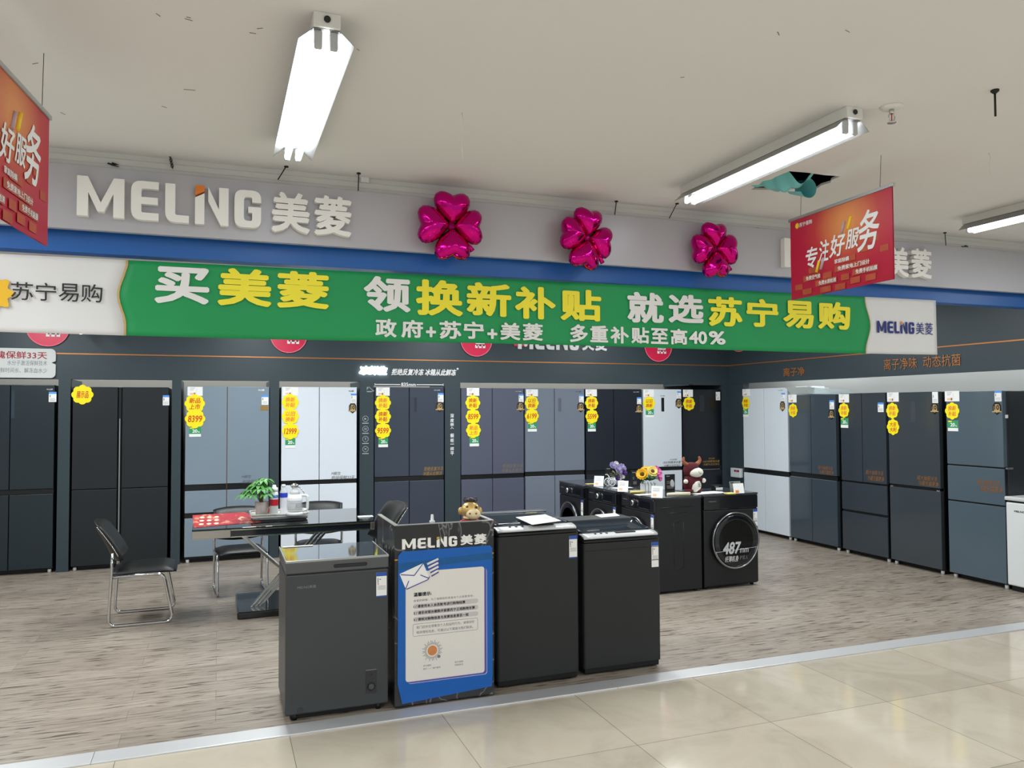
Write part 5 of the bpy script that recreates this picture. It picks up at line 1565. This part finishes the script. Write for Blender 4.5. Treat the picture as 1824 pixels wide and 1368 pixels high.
for sx in (-1, 1):
    MB().ball((0.018 + 0.018 * sx, -0.070, 0.112), 0.006, 0.004, 0.005).build('nostril', mat('figure_brown', (120, 84, 44), 0.5), fg, smooth=True)
    MB().ball((0.010 + 0.026 * sx, -0.044, 0.145), 0.007, 0.004, 0.008).build('eye', ink, fg, smooth=True)
    MB().ball((-0.002 + 0.056 * sx, 0.0, 0.118), 0.014, 0.008, 0.022).build('ear', gold, fg, smooth=True)
    MB().tube(spline([(0.022 * sx, 0, 0.165), (0.036 * sx, 0, 0.185), (0.030 * sx, 0, 0.202)], 5), [0.008] * 6 + [0.006] * 4 + [0.002], 8).build('horn', mat('horn_dark', (70, 60, 60), 0.4), fg)
MB().lathe([(0.020, 0.172), (0.024, 0.180), (0.016, 0.192), (0.006, 0.196)], (0, 0, 0), 14).build('cap', mat('figure_cap', (44, 36, 40), 0.5), fg)
MB().tube([(0.036 * math.cos(a), -0.004 + 0.036 * math.sin(a), 0.082) for a in (2 * PI * k / 16 for k in range(16))], 0.008, 6, closed=True).build('collar', fcream, fg)
for k in range(3):
    MB().ball((0.02 + 0.024 * (k - 1), -0.048, 0.03 - 0.004 * k), 0.013, 0.011, 0.013).build('ingot', gold, fg, smooth=True)
MB().ball((0.055, -0.046, 0.022), 0.016, 0.014, 0.014).build('paw', fcream, fg, smooth=True)
MB().ball((-0.02, -0.046, 0.018), 0.016, 0.014, 0.014).build('paw', fcream, fg, smooth=True)
pb = thing('pump_bottle', 'white-tipped pump bottle on the marbled counter left of the ox', 'bottle', (1.142, 4.355, 0.921))
MB().lathe([(0.022, 0), (0.022, 0.05), (0.014, 0.066)], (0, 0, 0), 18).build('body', white_p, pb)
MB().lathe([(0.016, 0.066), (0.016, 0.078), (0.009, 0.082), (0.0075, 0.112), (0.006, 0.114)], (0, 0, 0), 16).build('nozzle', white_p, pb)

# --- top-loading washers
wash_b = mat('washer_charcoal', (37, 39, 40), 0.42, metal=0.2, var=0.04, scale=2)
gl_d = mat('lid_glass', (40, 48, 56), 0.05, coat=0.4, var=0.05)
glare = mat('panel_glare', (224, 226, 228), 0.2, metal=0.15, var=0.06)  # white glare on the sloped control panels, painted as their base colour
def top_loader(x0, x1, yf, dep, hf, hb, label, sunk, rear=0.095):
    t = thing('washing_machine', label, 'washing machine', ((x0 + x1) / 2, yf, 0), 0, 'top-loading washers beside the counter')
    h = (x1 - x0) / 2
    MB().box(-h, h, 0.0, dep, 0.045, hf - 0.045, 0.022, only_v=True, seg=4).build('cabinet', wash_b, t)
    MB().box(-h + 0.01, h - 0.01, 0.012, dep - 0.01, 0.008, 0.047, 0.008).build('plinth', toe, t)
    for x in (-h + 0.05, h - 0.05):
        MB().lathe([(0.015, 0), (0.015, 0.02)], (x, 0.05, 0), 12).build('foot', black, t)
    # top frame: a slab rising towards the back
    P = rounded(-h, h, 0.0, dep, 0.03, 4)
    zt_ = lambda y: hf + (hb - hf) * min(1, max(0, (y - 0.07) / (dep - 0.16)))
    V = [(p_[0], p_[1], hf - 0.040) for p_ in P] + [(p_[0], p_[1], zt_(p_[1]) - (0.028 if p_[1] < 0.02 else 0)) for p_ in P]
    n = len(P)
    F = [(i, (i + 1) % n, n + (i + 1) % n, n + i) for i in range(n)] + [tuple(range(n))[::-1], tuple(range(n, 2 * n))]
    MB().raw(V, F).build('top_frame', black, t)
    pz = lambda y: zt_(y) + 0.002
    def panel(u, v):
        x = -h + 0.012 + (2 * h - 0.024) * u
        y = 0.012 + 0.075 * v
        return (x, y, hf - 0.014 * (1 - v) ** 2 + 0.004)
    mb = MB().sheet(panel, 12, 5)
    r_ = bmesh.ops.extrude_face_region(mb.bm, geom=list(mb.bm.faces))
    bmesh.ops.translate(mb.bm, verts=[e for e in r_['geom'] if isinstance(e, bmesh.types.BMVert)], vec=(0, 0, -0.012))
    mb.build('control_panel', glare, t)
    ya, yb = 0.095, dep - rear - 0.005
    def lid(u, v, o_=0.0):
        x = -h + 0.03 + (2 * h - 0.06) * u
        y = ya + (yb - ya) * v
        e = (1 - abs(2 * u - 1) ** 8) * (1 - abs(2 * v - 1) ** 8)
        return (x, y, zt_(y) + 0.012 - (0.022 * e if sunk else -0.004 * e) + o_)
    mb = MB().sheet(lid, 16, 14)
    r_ = bmesh.ops.extrude_face_region(mb.bm, geom=list(mb.bm.faces))
    bmesh.ops.translate(mb.bm, verts=[e for e in r_['geom'] if isinstance(e, bmesh.types.BMVert)], vec=(0, 0, -0.012))
    mb.build('lid', gl_d, t)
    MB().box(-h + 0.02, h - 0.02, dep - rear, dep - 0.01, hb - 0.01, hb + 0.016, 0.006).build('rear_panel', mat('rear_grey', (64, 68, 74), 0.3), t)
    mb = MB()
    for k in range(4):
        mb.lathe([(0.008, hf + 0.0035), (0.008, hf + 0.006)], (-0.12 + 0.045 * k, 0.06, 0), 12)
    MB().box(-0.02, 0.12, 0.048, 0.072, hf + 0.002, hf + 0.0055).build('display', black, t)
    for k in range(3):
        MB().lathe([(0.008, hf + 0.001), (0.008, hf + 0.0055)], (-0.16 + 0.04 * k, 0.06, 0), 12).build('button', black, t)
    return t, h
w1, h = top_loader(1.528, 2.060, 4.355, 0.55, 0.925, 0.945, 'taller charcoal top-loading washer right beside the marbled counter', False)
energy_sheet(w1, h - 0.066, h - 0.014, 0.728, 0.862)
q = [on_z(*p_, 0.958) for p_ in ((919, 922), (971, 917), (999, 928), (948, 935))]
fl = thing('price_flyer', 'white price sheet lying on the taller top-loading washer', 'paper', (q[0].x, q[0].y, 0.958))
MB().flat([(v.x - q[0].x, v.y - q[0].y) for v in q[::-1]], 0.0, 0.003).build('sheet', paper, fl)
for v in q:
    pass
MB().box(0.06, 0.24, -0.11, -0.10, 0.0028, 0.0034).build('print_line', grey_ink, fl)
w2, h = top_loader(2.098, 2.640, 4.375, 0.52, 0.848, 0.884, 'lower charcoal top-loading washer with sloping sunken lid, rightmost of the front row', True, 0.19)
MB().box(-h + 0.004, h - 0.004, -0.0015, 0.0, 0.755, 0.759).build('front_seam', black, w2)
energy_sheet(w2, h - 0.066, h - 0.016, 0.628, 0.785, tall=True)
q = [on_z(*p_, 0.902) for p_ in ((1060, 917.5), (1096, 914.5), (1104, 919), (1071, 922))]
fl = thing('price_flyer', 'white price sheet on the rear edge of the lower top-loading washer', 'paper', (q[0].x, q[0].y, 0.9015))
MB().flat([(v.x - q[0].x, v.y - q[0].y) for v in q[::-1]], 0.0, 0.003).build('sheet', paper, fl)

# ================================================================== FRONT-LOADING WASHERS IN THE MIDDLE
drum_b = mat('drum_charcoal', (30, 31, 34), 0.36, metal=0.15, var=0.05, scale=2)
pan_b = mat('drum_panel', (18, 20, 25), 0.16, coat=0.3)
dglass = mat('door_glass', (16, 19, 23), 0.05, coat=0.5, var=0.05)
ring_m = mat('door_ring', (150, 152, 154), 0.22, metal=0.9)
def front_loader(label, loc, rz, w=0.595, dep=0.49, H=0.85, knob=True, R=0.232, zc_=0.42, xd=0.0):
    """local front at y=0 facing -y"""
    t = thing('washing_machine', label, 'washing machine', loc, rz, 'front-loading washers in the middle of the stand')
    h = w / 2
    MB().box(-h, h, 0.012, dep, 0.02, H - 0.02, 0.008).build('cabinet', drum_b, t)
    MB().box(-h, h, 0.0, 0.03, 0.03, H - 0.145, 0.008).build('front_panel', drum_b, t)
    MB().box(-h, h, -0.004, 0.03, H - 0.14, H - 0.022, 0.008).build('control_panel', pan_b, t)
    MB().box(-h - 0.002, h + 0.002, -0.004, dep + 0.004, H - 0.022, H, 0.006).build('worktop', mat('drum_top', (52, 55, 60), 0.2, coat=0.4), t)
    for x in (-h + 0.04, h - 0.04):
        for y in (0.05, dep - 0.05):
            MB().lathe([(0.016, 0), (0.016, 0.022)], (x, y, 0), 12).build('foot', black, t)
    dr = MB().lathe([(R, 0.0), (R, -0.028), (R - 0.006, -0.034)], (xd, 0, zc_), 48, 0, 'y').build('door', black, t)
    MB().lathe([(R, -0.030), (R + 0.001, -0.037), (R - 0.010, -0.039), (R - 0.012, -0.032)], (xd, 0, zc_), 48, 0, 'y', cap=False).build('door_ring', ring_m, dr)
    MB().lathe([(R - 0.012, -0.034), (R - 0.035, -0.037), (0.12, -0.028), (0.0, -0.022)], (xd, 0, zc_), 48, 0, 'y').build('door_glass', dglass, dr)
    if knob:
        MB().box(-h + 0.02, -h + 0.17, -0.0055, -0.003, H - 0.125, H - 0.035, 0.002).build('detergent_drawer', drum_b, t)
        kb = MB().lathe([(0.036, -0.004), (0.036, -0.010), (0.030, -0.012)], (-0.04, 0, H - 0.08), 28, 0, 'y').build('dial_ring', black, t)
        MB().lathe([(0.027, -0.010), (0.026, -0.034), (0.020, -0.037)], (-0.04, 0, H - 0.08), 24, 0, 'y').build('knob', chrome, t)
        MB().box(0.05, 0.24, -0.0052, -0.003, H - 0.11, H - 0.05, 0.001).build('display', mat('display_ink', (10, 11, 16), 0.08), t)
        mb = MB()
        for k in range(6):
            mb.box(0.06 + 0.028 * k, 0.068 + 0.028 * k, -0.0058, -0.005, H - 0.118, H - 0.115)
        mb.build('indicator_lights', grey_ink, t)
    MB().text('MELNG', -h + 0.05, -h + 0.13, H - 0.068, H - 0.058, -0.0065, bold=0.02).build('maker_lettering', grey_ink, t, fix=False)
    energy_sheet(t, h - 0.052, h - 0.006, H - 0.31, H - 0.155, tall=True)
    return t, h, R, zc_
# the row of three faces the table (local -y towards world -x)
for (xf, yc, lb) in ((3.580, 6.335, 'charcoal front-loading washer nearest us in the row, its plain side towards the viewer'),
                     (3.540, 6.965, 'charcoal front-loading washer in the middle of the row of three'),
                     (3.500, 7.590, 'charcoal front-loading washer farthest back in the row of three')):
    t, h, R, zc_ = front_loader(lb, (xf, yc, 0), -PI / 2)
    if yc < 6.4:
        near = t
sd = MB()                                        # pressed ribs on the side towards the viewer
sx = h + 0.0015
for y0, y1, z_ in ((0.06, 0.40, 0.755), (0.14, 0.34, 0.705), (0.20, 0.27, 0.635), (0.22, 0.30, 0.215)):
    sd.tube(fillet([(h, y0, z_ - 0.015), (h, y0 + 0.02, z_), (h, y1, z_ + 0.004)], 0.01), 0.0028, 6)
for y in (0.20, 0.30):
    sd.tube([(h, y, 0.23), (h, y, 0.62)], 0.002, 6)
sd.build('side_ribs', drum_b, near)
t4, h, R, zc_ = front_loader('charcoal front-loading washer facing us, with 487mm printed on its round door', (4.392, 6.045, 0), 0.02, 0.595, 0.480, 0.852, knob=False, R=0.256, zc_=0.43, xd=0.026)
pm = mat('print_pale', (196, 198, 200), 0.4)
zl = zc_ - 0.085
XD = 0.026
MB().tube([(-0.225 + XD, -0.040, zl - 0.008), (XD, -0.040, zl), (0.232 + XD, -0.040, zl + 0.014)], 0.0018, 5).build('print_line', pm, t4)
arc = [(XD + 0.243 * math.cos(a), -0.040, zc_ + 0.246 * math.sin(a)) for a in (PI + 0.36 + (PI - 0.66) * k / 20 for k in range(21))]
MB().tube(arc, 0.0018, 5).build('print_arc', pm, t4)
MB().text('487', -0.125, 0.075, zl - 0.034, zl + 0.075, -0.0405, bold=0.03, shear=0.2).build('lettering', pm, t4, fix=False)
MB().text('mm', 0.060, 0.155, zl - 0.028, zl + 0.012, -0.0408, bold=0.01, shear=0.1).build('lettering', pm, t4, fix=False)
MB().text('纤薄机身', -0.105, 0.045, zl - 0.105, zl - 0.050, -0.0405, bold=0.02, shear=0.2).build('lettering', pm, t4, fix=False)
MB().text('护家人', 0.055, 0.145, zl - 0.090, zl - 0.052, -0.0405, bold=0.0, shear=0.2).build('lettering', grey_ink, t4, fix=False)

# --- things on the washers' tops
HT = 0.8505
def topat(px, py, z=HT):
    v = on_z(px, py, z); return Vector((v.x, v.y, z))
def price_sign(px, py, label, rz):
    c = topat(px, py)
    t = thing('price_sign', label, 'price sign', c, rz, 'white tilted price signs on the washers')
    M = Matrix.Rotation(-0.3, 4, 'X')
    MB().box(-0.05, 0.05, -0.002, 0.002, 0.0, 0.105, 0.001, M=M).build('card', paper, t)
    MB().box(-0.048, 0.048, 0.0, 0.06, 0.0, 0.003, 0.001).build('stand', clear, t)
    p_ = MB().box(-0.035, -0.004, -0.0032, -0.002, 0.014, 0.034, M=M)
    p_.build('orange_print', pale_orange, t)
    ln = MB()
    for k in range(3):
        ln.box(-0.035, 0.02, -0.0030, -0.002, 0.060 + 0.012 * k, 0.062 + 0.012 * k, M=M)
    ln.build('print_lines', grey_ink, t)
price_sign(1066, 866, 'white price sign on the farthest washer of the row', -0.75)
price_sign(1109, 876, 'white price sign on the middle washer of the row', -0.75)
price_sign(1170, 887, 'white price sign on the nearest washer of the row', -0.7)
# glossy board stands
def board(px, py, w, hh, rz, label, bright):
    c = topat(px, py)
    t = thing('display_board', label, 'display board', c, rz)
    MB().box(-w / 2, w / 2, 0, 0.012, 0.0, hh, 0.002).build('panel', mat('board_black', (34, 36, 38), 0.2), t)
    MB().box(-w / 2 + 0.02, w / 2 - 0.02, -0.0012, 0, hh * 0.12, hh * 0.32).build('photo_strip', mat('board_photo', (104, 98, 92), 0.4, var=0.4, scale=30), t)
    MB().text('MELNG', -w / 2 + 0.012, -w / 2 + 0.05, hh * 0.86, hh * 0.92, -0.0006, bold=0.02).build('lettering', pm, t, fix=False)
    mb = MB()
    for k in range(2):
        mb.box(-w / 2 + 0.015, -0.005, -0.0012, 0, hh * (0.55 - 0.1 * k), hh * (0.59 - 0.1 * k))
    mb.build('print_lines', grey_ink, t)
    if bright:
        MB().ball((w * 0.18, -0.001, hh * 0.45), 0.022, 0.001, 0.035).ball((w * 0.3, -0.001, hh * 0.40), 0.014, 0.001, 0.03).build('white_print', pm, t)
board(1194, 874, 0.115, 0.155, 0.12, 'black display board between the sunflower pot and the red plush', True)
board(1131, 866, 0.075, 0.155, -0.3, 'black display board just left of the sunflowers', False)
board(1083, 858, 0.05, 0.155, -0.3, 'black display board behind the purple flowers', False)
# flower arrangements
def petals(mb, c, n, L_, w, tilt, nrm, rnd, layers=1):
    nrm = nrm.normalized()
    ax = nrm.orthogonal().normalized(); ay = nrm.cross(ax)
    for l_ in range(layers):
        for k in range(n):
            a = 2 * PI * (k + 0.5 * l_) / n + rnd.uniform(-0.08, 0.08)
            d = (ax * math.cos(a) + ay * math.sin(a))
            s_ = nrm.cross(d)
            LL = L_ * (1 - 0.28 * l_)
            V = []
            for q_, ww in ((0.1, 0.4), (0.5, 1.0), (0.85, 0.8), (1.0, 0.15)):
                p_ = c + d * LL * q_ + nrm * (tilt + 0.35 * l_) * LL * q_ * q_ + nrm * 0.004 * l_
                V += [p_ - s_ * w * ww, p_ + s_ * w * ww]
            mb.raw(V, [(0, 1, 3, 2), (2, 3, 5, 4), (4, 5, 7, 6)])
def bloom(t, name, c, r, col, n, nrm, seed, layers=2, heart=None, tilt=0.25, label=None):
    mb = MB()
    petals(mb, Vector(c), n, r, r * 0.34, tilt, Vector(nrm), random.Random(seed), layers)
    o = mb.build(name, col, t, smooth=True, fix=False)
    if heart:
        MB().ball(Vector(c) + Vector(nrm).normalized() * 0.004, r * 0.36, r * 0.36, r * 0.36, 0, 10, 6).build('flower_centre', heart, o, smooth=True)
    return o
leaf2 = mat('leaf_deep', (46, 112, 44), 0.5, var=0.25, scale=20)
c = topat(1156, 874)
fp = thing('flower_pot', 'sunflowers and pink blooms in a white picket-fence pot on the washer', 'flowers', c, -0.3)
fp.scale = (1.15, 1.15, 1.1)
for sy in (-1, 1):
    for k in range(5):
        x = -0.052 + 0.026 * k
        MB().prism([(x - 0.009, 0), (x + 0.009, 0), (x + 0.009, 0.055), (x, 0.072), (x - 0.009, 0.055)], sy * 0.04 - 0.003, sy * 0.04 + 0.003).build('picket', white_p, fp)
for sx in (-1, 1):
    for k in range(3):
        y = -0.026 + 0.026 * k
        MB().box(sx * 0.062 - 0.003, sx * 0.062 + 0.003, y - 0.009, y + 0.009, 0, 0.06).build('picket', white_p, fp)
MB().box(-0.06, 0.06, -0.038, 0.038, 0.0, 0.045).build('planter', mat('planter_grey', (176, 178, 174), 0.5), fp)
mb = MB(); rnd = random.Random(5)
for k in range(46):
    a = rnd.uniform(0, 2 * PI)
    d = Vector((math.cos(a), math.sin(a), rnd.uniform(0.05, 0.8)))
    leaflet(mb, Vector((0.03 * math.cos(a), 0.02 * math.sin(a), rnd.uniform(0.085, 0.125))), d, rnd.uniform(0.05, 0.085), 0.017, 0.25)
tag(mb.build('leaves', leaf2, fp, smooth=True, fix=False), kind='stuff')
sun_y = mat('petal_yellow', (236, 182, 38), 0.5, var=0.15, scale=30)
sun_p = mat('petal_pale_yellow', (246, 218, 120), 0.5, var=0.1)
sun_c = mat('sunflower_centre', (90, 60, 24), 0.8)
pink = mat('petal_pink', (222, 104, 176), 0.5, var=0.15, scale=30)
bloom(fp, 'sunflower', (-0.062, -0.035, 0.145), 0.052, sun_y, 14, (-0.35, -0.8, 0.35), 3, 2, sun_c)
bloom(fp, 'sunflower', (-0.028, -0.005, 0.178), 0.040, sun_y, 14, (-0.2, -0.5, 0.8), 9, 2, sun_c)
bloom(fp, 'sunflower', (0.020, -0.040, 0.168), 0.050, sun_p, 14, (0.15, -0.8, 0.5), 4, 2, sun_c)
for i, (x, y, z, r) in enumerate(((0.072, -0.03, 0.175, 0.026), (0.075, -0.04, 0.135, 0.028), (0.082, -0.03, 0.105, 0.026), (0.062, -0.045, 0.155, 0.022), (0.060, 0.0, 0.195, 0.022), (0.092, -0.01, 0.15, 0.020))):
    bloom(fp, 'pink_bloom', (x, y, z), r, pink, 7, (0.4, -0.8, 0.3), 20 + i, 2)
c = topat(1095, 865)
fb = thing('flower_bicycle', 'mauve flowers in a little white wheeled planter on the farthest washer', 'flowers', c, -0.35)
fb.scale = (1.12, 1.12, 1.1)
MB().lathe([(0.036, 0.012), (0.044, 0.07), (0.040, 0.07)], (0.02, 0, 0), 18).build('basket', white_p, fb)
for x, r, y in ((-0.062, 0.034, -0.02), (-0.030, 0.030, -0.045), (0.07, 0.022, -0.02)):
    wh = MB().tube([(x + r * math.cos(a), y, r + 0.003 + r * math.sin(a)) for a in (2 * PI * k / 20 for k in range(20))], 0.0045, 6, closed=True)
    for k in range(4):
        a = PI * k / 4
        wh.tube([(x - r * math.cos(a), y, r + 0.003 - r * math.sin(a)), (x + r * math.cos(a), y, r + 0.003 + r * math.sin(a))], 0.002, 5)
    wh.build('wheel', white_p, fb)
MB().tube(spline([(0.05, 0, 0.06), (-0.02, -0.02, 0.075), (-0.06, -0.02, 0.06), (-0.062, -0.02, 0.037)], 5), 0.005, 6).tube(spline([(-0.05, -0.03, 0.075), (-0.065, -0.01, 0.10), (-0.085, -0.02, 0.105)], 4), 0.004, 6).build('frame', white_p, fb)
mauve = mat('petal_mauve', (178, 168, 206), 0.5, var=0.1)
purp = mat('petal_purple', (92, 62, 130), 0.5, var=0.15)
whp = mat('petal_white', (226, 222, 226), 0.5)
mb = MB(); rnd = random.Random(8)
for k in range(26):
    a = rnd.uniform(0, 2 * PI)
    leaflet(mb, Vector((0.02 + 0.02 * math.cos(a), 0.02 * math.sin(a), rnd.uniform(0.07, 0.12))), Vector((math.cos(a), math.sin(a), rnd.uniform(0.1, 1.2))), rnd.uniform(0.04, 0.08), 0.008, 0.2)
tag(mb.build('leaves', mat('leaf_olive', (110, 116, 70), 0.5, var=0.2), fb, smooth=True, fix=False), kind='stuff')
for i, (x, y, z, r, m) in enumerate(((-0.022, -0.02, 0.185, 0.034, mauve), (0.022, -0.04, 0.155, 0.036, mauve), (0.058, -0.02, 0.170, 0.034, mauve), (0.010, -0.01, 0.20, 0.026, whp), (0.078, -0.02, 0.155, 0.026, mauve),
                                     (0.075, -0.05, 0.120, 0.030, purp), (0.015, -0.055, 0.068, 0.024, purp), (0.060, -0.045, 0.085, 0.026, whp), (0.040, -0.05, 0.125, 0.028, mauve))):
    bloom(fb, 'bloom', (x, y, z), r, m, 8, (0.2, -0.8, 0.4), 40 + i, 3, tilt=0.5)
# rolled and loose papers
y_pap = mat('paper_yellow', (226, 206, 120), 0.6, var=0.05)
c = topat(1137, 876, HT + 0.012)
tag(MB().tube([(-0.075, 0.02, 0), (0.0, 0, 0.0), (0.075, 0.01, 0)], [0.010, 0.011, 0.010], 10).build('paper_roll', y_pap, None, loc=c), 'yellow paper roll on the middle washer of the row', 'roll')
c = topat(1207, 880, HT + 0.016)
tag(MB().tube([(-0.10, 0.01, 0), (0.0, 0.0, 0.0), (0.115, -0.02, 0)], [0.014, 0.016, 0.017], 10).build('paper_roll', mat('roll_beige', (216, 206, 180), 0.6), None, loc=c), 'long beige paper roll in front of the red plush toy', 'roll')
for px, py, w, d, rz, m, lb in ((1108, 869, 0.20, 0.10, 0.2, paper, 'white sheet on the middle washer between two price signs'), (1150, 881, 0.20, 0.08, 0.1, mat('paper_cream', (238, 234, 214), 0.6), 'cream sheet on the nearest washer by its price sign'),
                                (1052, 862, 0.10, 0.06, 0.1, y_pap, 'yellow sheet on the farthest washer left of its price sign'), (1258, 878, 0.32, 0.16, 0.1, paper, 'white sheet on the washer right of the red plush toy')):
    c = topat(px, py)
    o = MB().box(-w / 2, w / 2, -d / 2, d / 2, 0, 0.002).build('loose_sheet', m, None, loc=c)
    o.rotation_euler = (0, 0, rz)
    tag(o, lb, 'paper')
# plush ox
c = topat(1238, 879)
px_ = thing('plush_ox', 'dark red plush ox with brown horns and white muzzle on the washers', 'plush toy', (c.x, c.y + 0.05, HT + 0.001), 0.12)
px_.scale = (1.14, 1.0, 1.0)
pl_r = mat('plush_red', (82, 15, 28), 0.85, var=0.15, scale=40, bump=0.4, bscale=160)
pl_w = mat('plush_white', (228, 224, 212), 0.85, var=0.05, scale=40, bump=0.3, bscale=160)
pl_b = mat('plush_brown', (150, 88, 58), 0.85, var=0.12, scale=40, bump=0.3, bscale=160)
K = 1.0
MB().ball((0, 0, 0.089), 0.082, 0.062, 0.088).build('body', pl_r, px_, smooth=True)
MB().ball((0.012, -0.026, 0.068), 0.058, 0.046, 0.062).build('belly', pl_w, px_, smooth=True)
MB().ball((-0.004, 0, 0.212), 0.074, 0.060, 0.072).build('head', pl_r, px_, smooth=True)
MB().ball((0.018, -0.036, 0.190), 0.068, 0.048, 0.046).build('muzzle', pl_w, px_, smooth=True)
MB().tube(spline([(0.012, -0.079, 0.208), (0.018, -0.084, 0.190), (0.034, -0.083, 0.184), (0.048, -0.074, 0.190), (0.044, -0.075, 0.204)], 5), 0.0016, 5).build('smile', ink, px_)
for s_ in (-1, 1):
    P = spline([(0.050 * s_, 0, 0.262), (0.072 * s_, 0, 0.275), (0.086 * s_, 0, 0.300), (0.080 * s_, 0, 0.325)], 5)
    n = len(P)
    MB().tube(P, [0.020 - 0.011 * (k / (n - 1)) ** 1.5 for k in range(n)], 12).ball(P[-1], 0.0095).build('horn', pl_b, px_, smooth=True)
    MB().tube(spline([(0.055 * s_, -0.01, 0.130), (0.078 * s_, -0.022, 0.118), (0.088 * s_, -0.034, 0.112)], 4), 0.021, 10).build('arm', pl_r, px_, smooth=True)
    MB().ball((0.092 * s_, -0.042, 0.112), 0.020, 0.018, 0.021).build('hand', pl_w, px_, smooth=True)
    MB().ball((0.045 * s_, -0.02, 0.022), 0.036, 0.045, 0.022).build('foot', pl_r, px_, smooth=True)
    MB().ball((0.020 * s_ - 0.004, -0.056, 0.236), 0.005, 0.003, 0.006).build('eye', ink, px_, smooth=True)
mb = MB()
for k in range(3):
    mb.box(0.012, 0.046 - 0.008 * (k % 2), -0.0735, -0.070, 0.094 - 0.016 * k, 0.098 - 0.016 * k)
mb.build('belly_print', ink, px_)
# small black box and the grey-backed price stand on the washer that faces us
c = topat(1280, 874)
bb = thing('small_box', 'small black box with white label behind the facing washer\'s papers', 'box', c)
MB().box(-0.05, 0.05, 0, 0.05, 0, 0.052, 0.003).build('carton', black, bb)
MB().box(-0.030, 0.046, -0.001, 0, 0.006, 0.030).build('label', paper, bb)
MB().text('MELNG', -0.04, 0.0, 0.036, 0.043, -0.0006, bold=0.02).build('lettering', pm, bb, fix=False)
c = topat(1316, 879)
ps = thing('price_stand', 'grey-backed price stand with a white sheet on the facing washer', 'price sign', c, 0.05)
M = Matrix.Rotation(-0.2, 4, 'X')
MB().box(-0.062, 0.062, 0.03, 0.036, 0.0, 0.115, 0.002, M=M).build('back_board', mat('board_grey', (120, 126, 124), 0.4), ps)
MB().box(-0.052, 0.066, 0.0, 0.003, 0.0, 0.092, 0.001, M=M).build('sheet', paper, ps)
MB().box(-0.034, 0.004, -0.001, 0.0, 0.006, 0.030, M=M).build('orange_print', orange_ink, ps)
MB().box(-0.054, -0.02, 0.0292, 0.0302, 0.098, 0.108, M=M).build('dark_print', ink, ps)
MB().box(-0.06, 0.06, 0.0, 0.07, 0, 0.003).build('foot_plate', clear, ps)
c = topat(1300, 880)
o = MB().box(-0.045, 0.045, -0.03, 0.03, 0, 0.012, 0.003).build('leaflet_stack', y_pap, None, loc=c)
tag(o, 'small stack of yellow leaflets left of the grey-backed price stand', 'leaflets')
